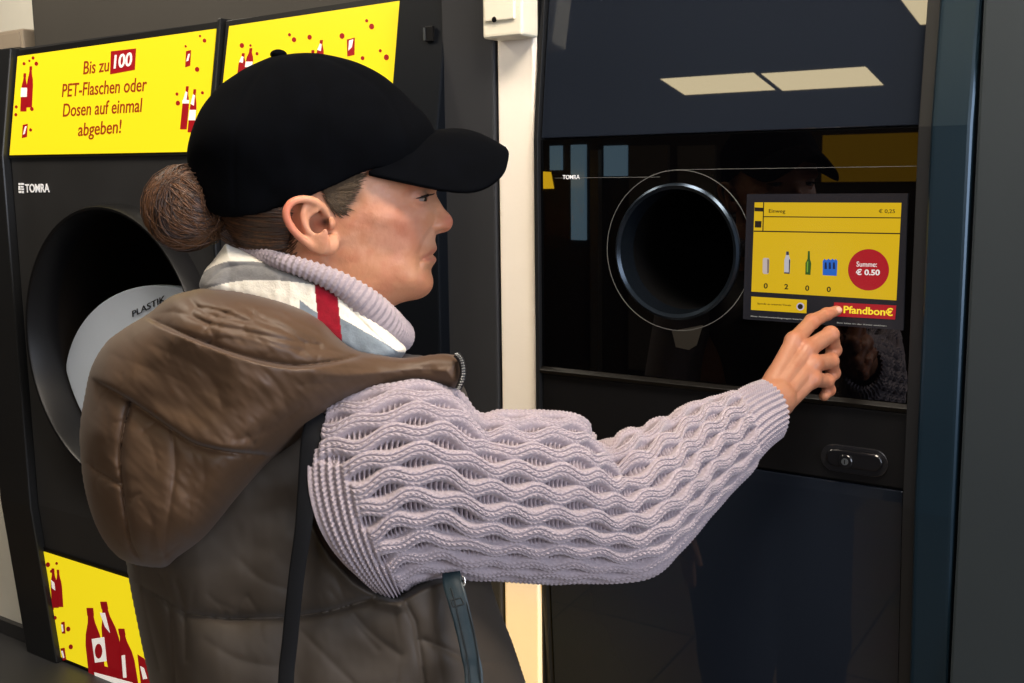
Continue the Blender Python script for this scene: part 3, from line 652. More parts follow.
def dline(X, Y, L):
    """distance to a polyline"""
    L = np.asarray(L, float); D = np.full(np.shape(X), 1e9, float)
    for a, b in zip(L[:-1], L[1:]):
        d = b-a; q = (d*d).sum()+1e-12
        t = np.clip(((X-a[0])*d[0]+(Y-a[1])*d[1])/q, 0, 1)
        D = np.minimum(D, (X-a[0]-t*d[0])**2+(Y-a[1]-t*d[1])**2)
    return np.sqrt(D)
def inpoly(X, Y, L):
    L = np.asarray(L, float); c = np.zeros(np.shape(X), bool)
    for a, b in zip(L, np.roll(L, -1, 0)):
        m = ((a[1] > Y) != (b[1] > Y)); xx = (b[0]-a[0])*(Y-a[1])/(b[1]-a[1]+1e-12)+a[0]
        c ^= m & (X < xx)
    return c
def sdpoly(X, Y, L):
    """inside distance (positive inside)"""
    L = np.asarray(L); d = dline(X, Y, np.vstack([L, L[:1]])); return np.where(inpoly(X, Y, L), d, -d)
def vnoise(X, Y, seed=0):
    """smooth lattice noise in -1..1"""
    rs = np.random.RandomState(seed); T = rs.uniform(-1, 1, (256, 256))
    xi = np.floor(X).astype(int); yi = np.floor(Y).astype(int); fx = X-xi; fy = Y-yi
    fx = fx*fx*(3-2*fx); fy = fy*fy*(3-2*fy); g = lambda a, b: T[a % 256, b % 256]
    return (g(xi, yi)*(1-fx)+g(xi+1, yi)*fx)*(1-fy)+(g(xi, yi+1)*(1-fx)+g(xi+1, yi+1)*fx)*fy
def fbm(X, Y, seed=0, o=4):
    s = 0; a = 1; n = 0
    for i in range(o): s = s+a*vnoise(X*2**i+13*i, Y*2**i+7*i, seed+i); n += a; a *= 0.5
    return s/n
def smin(a, b, k):
    h = np.clip(0.5+0.5*(b-a)/k, 0, 1); return b*(1-h)+a*h-k*h*(1-h)
def rcone(P, a, b, r1, r2):
    """round cone distance; P = (X, Y, Z) arrays"""
    a = np.asarray(a, float); b = np.asarray(b, float); d = b-a; q = (d*d).sum()+1e-12
    t = np.clip(((P[0]-a[0])*d[0]+(P[1]-a[1])*d[1]+(P[2]-a[2])*d[2])/q, 0, 1)
    return np.sqrt((P[0]-a[0]-t*d[0])**2+(P[1]-a[1]-t*d[1])**2+(P[2]-a[2]-t*d[2])**2)-(r1+(r2-r1)*t)
def ellip(P, c, r):
    k0 = np.sqrt(((P[0]-c[0])/r[0])**2+((P[1]-c[1])/r[1])**2+((P[2]-c[2])/r[2])**2)
    return (k0-1)*min(r)
# ================================================================ the person
BASE = at(330, 340, 1.16); BASE = np.array([BASE[0], BASE[1], 0.0])
def pm(name, V, Q, m, parent=None, smooth=True, tris=None):
    o = link(name, np_mesh(name, V-BASE, Q, tris), m, parent, smooth); return o
def colattr(o, C, name='Col'):
    a = o.data.color_attributes.new(name, 'FLOAT_COLOR', 'POINT'); C = np.concatenate([C, np.ones((len(C), 1))], 1).astype(np.float32)
    a.data.foreach_set('color', C.ravel())
# head frame: x towards the face, y away from the camera, z up
TH_ = 1.15
HC = at(325, 222, TH_)
_r = HC-CAM; _hy = np.array([_r[0], _r[1], 0]); _hy /= np.linalg.norm(_hy); _hz = np.array([0, 0, 1.0]); _hx = np.cross(_hy, _hz)
_a = math.radians(ROLL*0)
HB = np.stack([_hx, _hy, _hz])                     # rows
def hp(px, py, y=0.0):
    """photo point -> (x, z) in the head frame on the plane at lateral y"""
    d = ray(px, py); t = (y-np.dot(CAM-HC, HB[1]))/np.dot(d, HB[1]); q = CAM+d*t-HC
    return (float(q@HB[0]), float(q@HB[2]))
def h2w(V): return HC+V@HB
def rbf(pts, vals):
    P = np.array(pts, float); v = np.array(vals, float); s = 0.1
    D = np.linalg.norm(P[:, None]-P[None], axis=2)/s; n = len(P)
    A = np.zeros((n+3, n+3)); A[:n, :n] = D**3+np.eye(n)*1e-4; A[:n, n] = 1; A[:n, n+1:] = P/s; A[n:, :n] = A[:n, n:].T
    w = np.linalg.solve(A, np.concatenate([v, [0, 0, 0]]))
    def f(X, Z):
        o = w[n]+w[n+1]*X/s+w[n+2]*Z/s
        for i in range(n): o = o+w[i]*(((X-P[i, 0])**2+(Z-P[i, 1])**2)**1.5/s**3)
        return o
    return f
prof = [(438, 184), (436.3, 191), (437.6, 196), (440.6, 202), (444.5, 208), (449, 213.5), (452.6, 218.5), (453.8, 222.5), (452.6, 227), (449.5, 230), (444.5, 231.8), (438.5, 233.2), (435.3, 236), (434.8, 241), (436, 245.5), (436.4, 249), (434.6, 252.4), (433.4, 254.4), (435.6, 257), (436, 260), (433.8, 264), (431.2, 268), (431.4, 273), (433, 279), (433, 284), (431, 290), (426.5, 295), (420, 298.5), (410, 300.5), (398, 304), (388, 312), (384, 330), (384, 360)]
top = [(440, 172), (438, 155), (432, 135), (420, 114), (400, 96), (370, 82), (335, 75), (295, 77), (258, 90), (230, 112), (215, 140), (211, 172), (218, 205), (232, 230), (244, 255), (246, 290), (244, 360)]
ctl = [(418, 187, 46), (405, 165, 55), (385, 180, 63), (368, 190, 67), (430, 178, 30), (437, 186, 9), (434.5, 193, 8), (430, 195, 17), (424, 197, 28), (417, 198, 38), (408, 199, 47), (398, 198, 54),
       (448, 216, 5.5), (444, 213, 7), (438, 206, 8.5), (449.5, 224, 7.5), (445, 224, 12), (440, 226, 16), (435, 226, 18.5), (442, 230.5, 10), (436, 230.5, 14), (432, 218, 20), (433, 209, 14), (428, 207, 26), (428, 222, 26), (420, 213, 37), (410, 212, 47), (395, 210, 58), (375, 212, 65), (350, 215, 68),
       (431, 239, 17), (433, 247, 11), (429, 249, 20), (430, 254.5, 13), (427, 255, 19), (421, 256, 27), (432, 260, 12), (427, 262, 22), (421, 242, 33), (410, 243, 43), (395, 243, 52), (375, 243, 58), (428, 270, 16), (429, 280, 15), (422, 284, 24), (410, 284, 34), (414, 268, 36), (398, 270, 44), (378, 268, 52), (356, 258, 58), (345, 272, 54), (400, 292, 30), (380, 292, 40),
       (325, 222, 68), (300, 215, 68), (270, 210, 64), (242, 195, 50), (325, 170, 75), (325, 130, 71), (325, 100, 52), (270, 150, 73), (235, 150, 48), (380, 130, 62), (410, 140, 48), (290, 255, 52), (265, 265, 42), (330, 285, 52), (300, 320, 56), (340, 330, 54), (365, 325, 40), (270, 320, 45)]
pts, vals = [], []
for p in prof+top: pts.append(hp(*p)); vals.append(0.0)
for x, y, w in ctl: pts.append(hp(x, y)); vals.append((w/1000)**2)
for x, y, g in [(460, 200, -2e-4), (462, 240, -3e-4), (455, 270, -4e-4), (450, 300, -8e-4), (470, 222, -3e-4), (450, 150, -6e-4), (190, 170, -2e-3), (200, 240, -2e-3), (330, 50, -2e-3), (250, 70, -1.5e-3), (420, 90, -1.2e-3), (410, 340, -1e-3), (218, 300, -1.2e-3), (444, 237, -0.6e-4), (441, 254, -0.6e-4), (438, 269, -0.7e-4)]:
    pts.append(hp(x, y)); vals.append(g)
Gh = rbf(pts, vals)
def hpl(L): return [hp(*p) for p in L]
def bump2(X, Z, L, w): return np.exp(-(dline(X, Z, hpl(L))/w)**2)
def Gtab():
    xs = np.linspace(-0.22, 0.20, 421); zs = np.linspace(-0.20, 0.20, 401)
    X, Z = np.meshgrid(xs, zs, indexing='ij'); G = Gh(X, Z)
    det = np.zeros_like(G)                      # + = out, - = in (metres)
    det += 0.0010*bump2(X, Z, [(434.8, 247.5), (428, 250), (422, 255)], 0.0035)       # upper lip
    det += 0.0009*bump2(X, Z, [(434, 260), (428, 260.5), (423, 258.5)], 0.0035)       # lower lip
    det -= 0.0034*bump2(X, Z, [(437, 254.2), (430, 255), (424, 256), (419, 258.5)], 0.0016)     # mouth line
    det -= 0.0022*bump2(X, Z, [(434, 220), (431, 225), (432, 231), (436, 234)], 0.0018)         # wing of the nose
    det += 0.0016*bump2(X, Z, [(440, 226), (437, 229)], 0.004)
    det -= 0.0022*bump2(X, Z, [(429, 230), (421, 240), (416, 252), (417, 264)], 0.0032)         # cheek fold
    det -= 0.0012*bump2(X, Z, [(419, 258), (416, 266)], 0.003)
    det -= 0.0022*bump2(X, Z, [(428, 268), (420, 270)], 0.005)                         # under the lower lip
    det += 0.0022*bump2(X, Z, [(405, 218), (392, 214), (376, 214)], 0.010)            # cheekbone
    det -= 0.0026*bump2(X, Z, [(398, 240), (388, 250)], 0.014)
    det -= 0.0040*bump2(X, Z, [(430, 190), (422, 189), (410, 191)], 0.0045)            # eye hollow
    det -= 0.0020*bump2(X, Z, [(428, 205), (418, 206), (410, 204)], 0.0040)
    det += 0.0024*bump2(X, Z, [(432, 182), (420, 180), (405, 184)], 0.005)              # brow ridge
    det -= 0.0010*bump2(X, Z, [(408, 198), (401, 196)], 0.0015); det -= 0.0009*bump2(X, Z, [(408, 201), (402, 203)], 0.0015)
    det += 0.0009*fbm(X*90, Z*90, 3, 4)
    return xs, zs, G, det
GX, GZ, GG, GD = Gtab()
def lut(T, X, Z):
    a = np.clip((X-GX[0])/(GX[1]-GX[0]), 0, len(GX)-1.001); b = np.clip((Z-GZ[0])/(GZ[1]-GZ[0]), 0, len(GZ)-1.001)
    i = a.astype(int); j = b.astype(int); fa = a-i; fb = b-j
    return (T[i, j]*(1-fa)+T[i+1, j]*fa)*(1-fb)+(T[i, j+1]*(1-fa)+T[i+1, j+1]*fa)*fb
def Wof(x, z): return math.sqrt(max(float(lut(GG, np.array(x), np.array(z))), 0.0))
def headf(X, Y, Z):
    G = lut(GG, X, Z); D = lut(GD, X, Z)
    return (Y*Y-G)/(2*np.maximum(np.sqrt(np.maximum(G, 0)), np.maximum(np.abs(Y), 0.010)))-D
EYE = hp(415.5, 197.5, -0.031)
def near(px, py, dy=0.0):
    """point of the near (right) side of the head under a photo point"""
    y = -0.06
    for _ in range(6):
        x, z = hp(px, py, y); y = -Wof(x, z)-dy
    return np.array([x, y, z])
def earf(X, Y, Z):
    P = (X, Y, Z)
    def e(px, py, out): 
        x, z = hp(px, py, -0.075); return np.array([x, -0.066-out, z])
    f = np.full(X.shape, 1.0)
    hel = [(325, 214, 0.004), (321, 206, 0.010), (312, 200.5, 0.016), (301, 199, 0.020), (291, 203, 0.023), (286.5, 212, 0.024), (289, 222, 0.0225), (295, 231, 0.020), (303, 239, 0.016), (312, 246, 0.013)]
    hel = catmull([e(*q) for q in hel], 3, False)
    for a, b in zip(hel[:-1], hel[1:]): f = smin(f, rcone(P, a, b, 0.0036, 0.0036), 0.0015)
    # the shell behind the rim
    c = e(306, 222, 0.010)
    ax = np.array([1.0, -0.42, 0.0]); ax /= np.linalg.norm(ax); nn = np.array([0.42, 1.0, 0])/math.hypot(1, 0.42)
    az = np.array([-0.35*1.0, 0, 1.0]); az /= np.linalg.norm(az)
    q = [X-c[0], Y-c[1], Z-c[2]]
    a_ = q[0]*ax[0]+q[1]*ax[1]; n_ = q[0]*nn[0]+q[1]*nn[1]; z_ = q[2]; a_ = a_+z_*0.42
    f = smin(f, (np.sqrt((a_/0.020)**2+(n_/0.004)**2+(z_/0.028)**2)-1)*0.004, 0.004)
    for L, r in (([(305, 206, .015), (303, 216, .0155), (306, 227, .015), (313, 235, .013), (320, 236, .012)], .0030), ([(305, 206, .015), (314, 208, .012)], .0026)):
        L = catmull([e(*q_) for q_ in L], 3, False)
        for a, b in zip(L[:-1], L[1:]): f = smin(f, rcone(P, a, b, r, r), 0.002)
    f = smin(f, ellip(P, e(326.5, 246, 0.009), (0.0095, 0.0052, 0.0095)), 0.006)      # lobe
    f = smin(f, ellip(P, e(333, 243, 0.003), (0.006, 0.006, 0.009)), 0.006)
    f = smin(f, ellip(P, e(331, 224, 0.007), (0.0045, 0.0048, 0.0062)), 0.003)       # tragus
    g = ellip(P, e(318.5, 223.5, 0.012), (0.0092, 0.0085, 0.0105))                   # bowl
    f = -smin(-f, g, 0.002)
    g = ellip(P, e(324.5, 222.5, 0.002), (0.0045, 0.012, 0.0055)); f = -smin(-f, g, 0.0015)
    return f
# ---------------------------------------------------------------- joints of body and hand
J = lambda px, py, t: at(px, py, t)
UA0, EL, WR = J(400, 470, 1.11), J(600, 512, 1.19), J(775, 399, 1.362)
HJ = {
 'i': [J(794, 341, 1.402), J(812, 321.5, 1.430), J(826.5, 314.2, 1.450), J(837.0, 310.6, 1.4585)],
 'm': [J(806, 350, 1.398), J(830.5, 334.5, 1.425), J(834.0, 350, 1.442), J(829, 360, 1.430)],
 'r': [J(813, 364, 1.392), J(830.5, 361, 1.420), J(833, 373, 1.436), J(828, 381, 1.424)],
 'l': [J(812, 379, 1.385), J(826.5, 381, 1.408), J(829, 390, 1.420), J(824, 396, 1.410)],
 't': [J(776, 380, 1.385), J(789, 362, 1.415), J(801, 351, 1.437), J(812, 346, 1.448)]}
HR_ = {'i': (.0108, .0098, .0084, .0070), 'm': (.0112, .0108, .0096, .0082), 'r': (.0108, .0104, .0092, .0078), 'l': (.0100, .0092, .0080, .0068), 't': (.014, .012, .0098, .008)}
def handf(P):
    f = rcone(P, EL, WR, 0.040, 0.0255)
    wa = {'i': J(768, 391, 1.360), 'm': J(773, 395, 1.357), 'r': J(779, 400, 1.357), 'l': J(783, 405, 1.362), 't': J(768, 392, 1.372)}
    for k in 'imrl':
        a = HJ[k]; r = HR_[k]
        f = smin(f, rcone(P, wa[k], a[0], 0.0125, r[0]), 0.0020)
    pc = (HJ['m'][0]+HJ['r'][0])/2*0.55+WR*0.45; pc = pc+_F*0.010
    f = smin(f, rcone(P, WR+_F*0.006, (HJ['m'][0]+HJ['r'][0])/2+_F*0.012, 0.015, 0.012), 0.008)
    f = smin(f, rcone(P, WR+_F*0.006, (HJ['r'][0]+HJ['l'][0])/2+_F*0.010+CR*0.0, 0.014, 0.011), 0.008)
    a = HJ['t']; r = HR_['t']
    f = smin(f, rcone(P, wa['t'], a[0], .014, r[0]), 0.01)
    for j in range(3): f = smin(f, rcone(P, a[j], a[j+1], r[j], r[j+1]), 0.006)
    # knuckles of the metacarpals
    for k in 'imrl': f = smin(f, ellip(P, HJ[k][0]-_F*0.002, (0.0102,)*3), 0.006)
    fs = None
    for k in 'imrl':
        a = HJ[k]; r = HR_[k]; g = None
        for j in range(3):
            c = rcone(P, a[j], a[j+1], r[j]*(0.97 if j else 1), r[j+1]*0.97); g = c if g is None else smin(g, c, 0.0025)
        for j in (1, 2):  # joint bulges
            g = smin(g, np.sqrt((P[0]-a[j][0])**2+(P[1]-a[j][1])**2+(P[2]-a[j][2])**2)-r[j]*1.06, 0.002)
        fs = g if fs is None else smin(fs, g, 0.0008)
    return smin(f, fs, 0.0055)
def bodyf(P):
    """torso, legs, left arm: coarse, all of it under the clothes"""
    hx, hy = HB[0], HB[1]; c = BASE
    def b(x, y, z): return c+hx*x+hy*y+np.array([0, 0, z])
    f = rcone(P, b(-.02, 0, 1.36), b(-.03, 0, 1.22), .075, .10)
    f = smin(f, rcone(P, b(-.02, -.08, 1.325), b(-.03, .14, 1.335), .050, .055), .05)
    f = smin(f, rcone(P, b(-.03, -.03, 1.20), b(-.02, -.03, 1.0), .10, .10), .05); f = smin(f, rcone(P, b(-.03, .06, 1.20), b(-.02, .06, 1.0), .10, .10), .05)
    f = smin(f, rcone(P, b(-.03, -.06, .93), b(-.03, .08, .93), .11, .11), .06)
    for s in (-.075, .095):
        k = b(.01, s, .50); f = smin(f, rcone(P, b(-.02, s, .88), k, .085, .058), .03); f = smin(f, rcone(P, k, b(-.02, s, .10), .056, .034), .02)
        f = smin(f, rcone(P, b(-.03, s, .045), b(.12, s, .035), .034, .025), .02)
    f = smin(f, rcone(P, b(-.02, -.08, 1.32), UA0, .045, .042), .03); f = smin(f, rcone(P, UA0, EL, .042, .038), .03)
    e2 = b(-.03, .21, 1.06); f = smin(f, rcone(P, b(-.03, .16, 1.33), e2, .046, .036), .03); f = smin(f, rcone(P, e2, b(.02, .20, .84), .036, .024), .02)
    f = smin(f, rcone(P, b(.02, .20, .84), b(.03, .20, .78), .024, .020), .02)
    for q in range(4): f = smin(f, rcone(P, b(.005+.015*q, .20, .77), b(.0+.016*q, .195, .685+.006*abs(q-1.5)), .009, .007), .006)
    f = smin(f, rcone(P, b(.03, .20, .82), b(.075, .19, .755), .012, .008), .008)
    # neck
    f = smin(f, rcone(P, h2w(np.array([-0.025, 0, -0.05])), b(-.03, 0, 1.36), .050, .062), .04)
    return f
def build_body():
    def axis(segs):
        out = [segs[0][0]]
        for a, b, h in segs: n = max(1, int(round((b-a)/h))); out += list(np.linspace(a, b, n+1)[1:])
        return np.array(out)
    hb0 = np.array([[-0.165, -0.1, -0.12], [0.165, 0.1, 0.15]])
    cs = np.array([h2w(np.array([x, y, z])) for x in hb0[:, 0] for y in hb0[:, 1] for z in hb0[:, 2]]); h0, h1 = cs.min(0), cs.max(0)
    hj = np.vstack([np.array(v) for v in HJ.values()]+[WR[None]]); g0, g1 = hj.min(0)-0.02, hj.max(0)+0.02
    xs = axis([(-0.62, h0[0], .014), (h0[0], h1[0], .0019), (h1[0], g0[0], .010), (g0[0], g1[0], .0013)])
    ys = axis([(0.78, h0[1], .014), (h0[1], h1[1], .0021), (h1[1], g0[1], .008), (g0[1], g1[1], .0014), (g1[1], 1.62, .02)])
    zs = axis([(-0.02, 1.12, .016), (1.12, g0[2], .010), (g0[2], g1[2], .0014), (g1[2], h0[2], .006), (h0[2], h1[2], .0019), (h1[2], h1[2]+.03, .01)]) if g1[2] < h0[2] else axis([(-0.02, 1.12, .016), (1.12, g0[2], .010), (g0[2], g1[2], .0015), (g1[2], h1[2], .0019), (h1[2], h1[2]+.03, .01)])
    f = np.full((len(xs), len(ys), len(zs)), 0.2, np.float32)
    def sub(fn, lo, hi, k):
        i0, i1 = np.searchsorted(xs, [lo[0], hi[0]]); j0, j1 = np.searchsorted(ys, [lo[1], hi[1]]); k0, k1 = np.searchsorted(zs, [lo[2], hi[2]])
        for a in range(i0, i1, 24):
            b = min(a+24, i1); X, Y, Z = np.meshgrid(xs[a:b], ys[j0:j1], zs[k0:k1], indexing='ij')
            g = fn((X, Y, Z)); c = f[a:b, j0:j1, k0:k1]; f[a:b, j0:j1, k0:k1] = smin(c, g, k)
    # the coarse body, without the fine blocks where nothing of it lies
    sub(bodyf, (-0.62, 0.78, -0.02), (0.36, 1.62, 1.47), 0.001)
    def hf(P):
        d = [P[i]-HC[i] for i in range(3)]
        X = d[0]*HB[0, 0]+d[1]*HB[0, 1]; Y = d[0]*HB[1, 0]+d[1]*HB[1, 1]; Z = d[2]
        g = headf(X, Y, Z); g = np.maximum(g, -(Z+0.115))
        m = (np.abs(Y+0.078) < 0.03) & (X > -0.06) & (X < 0.03) & (Z > -0.045) & (Z < 0.04)
        if m.any(): g[m] = smin(g[m], earf(X[m], Y[m], Z[m]), 0.003)
        m = (np.abs(Y-0.078) < 0.03) & (X > -0.06) & (X < 0.03) & (Z > -0.045) & (Z < 0.04)
        if m.any(): g[m] = smin(g[m], earf(X[m], -Y[m], Z[m]), 0.003)
        # lids, eye slit, nostrils
        for s in (-1, 1):
            m = (np.abs(Y-s*0.031) < 0.03) & (X > 0.06) & (X < 0.135) & (np.abs(Z-EYE[1]) < 0.03)
            if m.any():
                p = (X[m], Y[m]*s, Z[m]); c = (EYE[0]-0.0015, 0.031, EYE[1])
                e = ellip(p, c, (0.0135, 0.0150, 0.0125)); q = smin(g[m], e, 0.004)
                slit = np.maximum(np.abs(p[2]-(EYE[1]-0.0012)+0.10*(p[1]-0.031)+ (p[0]-EYE[0]-0.012)*0.0)-0.0024*np.clip(1-((p[1]-0.031)/0.0155)**2, 0, 1), -(p[0]-EYE[0]-0.002))
                slit = np.maximum(slit, ellip(p, c, (0.0165, 0.0175, 0.0145)))
                g[m] = -smin(-q, slit, 0.0008)
            m = (np.abs(Y-s*0.008) < 0.012) & (X > 0.09) & (X < 0.145) & (np.abs(Z-hp(442, 231)[1]) < 0.015)
            if m.any():
                n_ = hp(442.5, 232); g[m] = -smin(-g[m], ellip((X[m], Y[m]*s, Z[m]), (n_[0], 0.0070, n_[1]), (0.0062, 0.0034, 0.0045)), 0.0015)
        return g
    sub(hf, h0-0.01, h1+0.01, 0.012)
    sub(handf, (EL[0]-0.05, EL[1]-0.06, 1.15), (xs[-1]+1, g1[1]+0.02, g1[2]+0.01), 0.004)
    V, Q = nets(f, (xs, ys, zs)); del f
    return V, Q
Vb, Qb = build_body()
# skin colour from the anatomy, with shade painted into the ear: ruddy cheeks, nose and ears, lips, knuckles, nails, brows
def mix(C, m, c): m = np.clip(m, 0, 1)[:, None]; return C*(1-m)+np.array(lin(c))*m
C = np.tile(np.array(lin('#c08866')), (len(Vb), 1))
L_ = (Vb-HC)@HB.T
inh = (np.abs(L_[:, 0]) < 0.17) & (np.abs(L_[:, 1]) < 0.11) & (L_[:, 2] > -0.12)
def hb_(px, py, r, soft=1.0, ny=None):
    x, z = hp(px, py, -0.045 if ny is None else ny); d = np.hypot(L_[:, 0]-x, L_[:, 2]-z); return np.exp(-(d/r)**2)*inh
C = mix(C, 0.30*hb_(398, 222, 0.030), '#c4675a'); C = mix(C, 0.25*hb_(412, 236, 0.018), '#c06a58'); C = mix(C, 0.40*hb_(450, 222, 0.012, ny=0), '#c86a5a')
C = mix(C, 0.30*hb_(360, 228, 0.022), '#9c604a'); C = mix(C, 0.35*hb_(425, 288, 0.016, ny=0), '#b8694c')
C = mix(C, 0.26*np.clip(fbm(L_[:, 0]*70+5, L_[:, 2]*70, 11, 4)*2, 0, 1)*inh, '#b05a48'); C = mix(C, 0.24*np.clip(fbm(L_[:, 0]*55+30, L_[:, 2]*55+3, 21, 4)*2, 0, 1)*inh, '#e0b49c')
lipd = dline(L_[:, 0], L_[:, 2], hpl([(434.5, 249), (428, 252.5), (422, 256), (428, 258.5), (434.5, 259)])); C = mix(C, 0.5*np.exp(-(lipd/0.0028)**2)*inh*(L_[:, 0] > hp(421, 255)[0]-0.002), '#a8564f')
ear = inh & (L_[:, 1] < -0.071) & (L_[:, 0] < 0.02) & (L_[:, 0] > -0.06) & (L_[:, 2] > -0.045) & (L_[:, 2] < 0.032); ex, ez = hp(288, 215, -0.08)
C = mix(C, ear*0.65*np.exp(-((L_[:, 0]-ex)/0.012)**2), '#cf5c45'); C = mix(C, ear*0.25, '#d89a7c'); C = mix(C, 0.8*hb_(318.5, 224, 0.009, ny=-0.08)*(L_[:, 1] < -0.06)*(L_[:, 1] > -0.082), '#8a4632'); C = mix(C, hb_(325, 222.5, 0.0045, ny=-0.07)*(L_[:, 1] < -0.05), '#2a120c')  # reddish rim; bowl and canal darkened, shade put into the colour
C = mix(C, 0.75*np.exp(-(dline(L_[:, 0], L_[:, 2], [hp(*p, -0.07) for p in [(335, 186), (352, 183), (352, 196), (340, 196)]])/0.011)**2)*inh*(L_[:, 1] < -0.04)*(L_[:, 1] > -0.074), '#4a3a2c')
P3 = (Vb[:, 0], Vb[:, 1], Vb[:, 2])
hand = Vb[:, 0] > WR[0]-0.03
C = mix(C, hand*0.75, '#93624a'); C = mix(C, hand*0.25*np.clip(fbm(Vb[:, 0]*90, Vb[:, 2]*90, 77, 3)*2, 0, 1), '#8a4a28')
for k in 'imrl':
    for j in (0, 1, 2):
        d = np.linalg.norm(Vb-HJ[k][j], axis=1); C = mix(C, 0.35*np.exp(-(d/0.012)**2), '#c26a4c')
nailc = HJ['i'][3]-_F*0.0058+CU*0.0012+CR*0.0015; d = np.linalg.norm((Vb-nailc)*np.array([1, 1.3, 1.5]), axis=1); C = mix(C, 0.8*np.clip((0.0066-d)/0.0015, 0, 1), '#d8a898')
M_skin = mat('skin', '#c99579', 0.45, spec=0.38, sss=0.08, attr='Col', bump=(300, 0.35, 0.0010))
person = pm('person', Vb, Qb, M_skin); person.location = tuple(BASE); colattr(person, C)
tag(person, 'person in a black cap, brown quilted vest and lilac knit sweater pressing the touchscreen', 'person')
# ================================================================ head wear and hair
# ---- cap crown
cprof = [(439, 170), (438, 150), (436, 134), (430, 121), (418, 107), (402, 91), (384, 77), (362, 65), (338, 57), (312, 53), (290, 53), (268, 58), (246, 67), (226, 80), (209, 97), (197, 117), (190, 138), (187, 156), (189, 173), (194, 190), (201, 208), (212, 238), (245, 285), (320, 300), (400, 275), (436, 215)]
cctl = [(310, 150, 84), (310, 100, 66), (310, 75, 42), (250, 130, 70), (250, 95, 44), (215, 150, 50), (205, 165, 34), (228, 200, 56), (245, 215, 66), (270, 200, 76), (270, 225, 74), (310, 200, 83), (310, 235, 74), (365, 120, 70), (365, 90, 44), (400, 140, 60), (400, 115, 42), (422, 145, 38), (368, 165, 76), (400, 165, 60), (425, 165, 38), (340, 180, 79)]
pts, vals = [], []
for p in cprof: pts.append(hp(*p)); vals.append(0.0)
for x, y, w in cctl: pts.append(hp(x, y)); vals.append((w/1000)**2)
for x, y, g in [(470, 150, -2e-3), (430, 80, -1.6e-3), (300, 25, -1.8e-3), (200, 70, -1.6e-3), (160, 160, -1.8e-3), (185, 240, -1.2e-3), (380, 50, -1.4e-3), (460, 200, -2e-3), (240, 45, -1.5e-3)]: pts.append(hp(x, y)); vals.append(g)
Gc = rbf(pts, vals)
_cx = np.arange(-0.165, 0.140, 0.002); _cz = np.arange(-0.045, 0.20, 0.002)
_X, _Z = np.meshgrid(_cx, _cz, indexing='ij'); GCT = Gc(_X, _Z); _g = np.gradient(GCT, 0.002); GN = _g[0]**2+_g[1]**2
CD = np.zeros_like(GCT)
for L in ([(279, 53), (300, 62), (318, 90), (326, 130), (330, 187)], [(279, 53), (252, 90), (240, 140), (240, 214)], [(279, 52), (330, 62), (380, 95), (398, 130), (404, 170)]):
    d = dline(_X, _Z, hpl(catmull(L, 6, False))); CD -= 0.0009*np.exp(-(d/0.0022)**2)
hem = catmull([(186, 172, 0), (203, 206, -.03), (222, 217, -.045), (255, 215, -.064), (290, 204.5, -.075), (330, 188, -.077), (368, 171, -.073), (400, 166, -.055), (440, 160, 0)], 6, False)
CD += 0.0014*fbm(_X*24, _Z*24, 5, 2)
hemx = np.array([hp(*p) for p in hem]); hemx = hemx[np.argsort(hemx[:, 0])]
_cy = np.arange(-0.095, 0.0951, 0.002)
f2 = (_cy[None, :, None]**2-GCT[:, None, :])/np.sqrt(4*_cy[None, :, None]**2+GN[:, None, :]+1e-7)-CD[:, None, :]
f2 = np.maximum(f2, -(f2+0.0045)); zb = np.interp(_cx, hemx[:, 0], hemx[:, 1]); f2 = np.maximum(f2, zb[:, None, None]-_cz[None, None, :])
V, Q = nets(f2.astype(np.float32), (_cx, _cy, _cz)); V = relax(V, Q, 4)
M_cap = mat('black_cap_cotton', '#030407', 0.95, spec=0.05, sheen=0.0, noise=(60, 0.25), bump=(1400, 0.35, 0.0006))
cap = pm('cap', h2w(V), Q, M_cap, person)
# ---- brim: a curved stiff sheet
n1, n2 = 49, 25; vv = np.linspace(-1, 1, n1); rr = np.linspace(0, 1, n2)
def curve3(pts_):
    P = np.array(pts_); t = P[:, 0]; return lambda v: np.stack([np.interp(np.abs(v), tt, cc) for tt, cc in ((np.linspace(0, 1, 60), smooth_col(P, k)) for k in (1, 2, 3))], -1)*np.stack([np.ones_like(v), -np.sign(v)*-1, np.ones_like(v)], -1)
def smooth_col(P, k):
    q = catmull(np.stack([P[:, 0], P[:, k]], 1), 12, False); return np.interp(np.linspace(0, 1, 60), q[:, 0], q[:, 1])
def hx(px, py, y): x, z = hp(px, py, -y); return (x, y, z)
Ain = curve3([(0, *hx(430, 131, 0)), (0.35, *hx(425, 137, .030)), (0.7, *hx(404, 152, .056)), (1.0, *hx(369, 171, .0745))])
Aout = curve3([(0, *hx(506, 147, 0)), (0.25, *hx(509, 155, .022)), (0.5, *hx(503, 173, .046)), (0.72, *hx(481, 188, .064)), (0.86, *hx(448, 189, .073)), (1.0, *hx(370, 172.5, .0765))])
Vg = np.zeros((n1, n2, 3)); a = Ain(vv); b = Aout(vv)
for j, r_ in enumerate(rr):
    p = a*(1-r_)+b*r_; p[:, 2] += 0.010*math.sin(math.pi*r_)*(1-np.abs(vv)**2)*1.0; Vg[:, j] = p
top_ = Vg.reshape(-1, 3); N_ = n1*n2; bot = top_.copy(); bot[:, 2] -= 0.0032
bot[:, 0] -= 0.0008
Qs = [(i*n2+j, (i+1)*n2+j, (i+1)*n2+j+1, i*n2+j+1) for i in range(n1-1) for j in range(n2-1)]
Qb2 = [(q[3]+N_, q[2]+N_, q[1]+N_, q[0]+N_) for q in Qs]
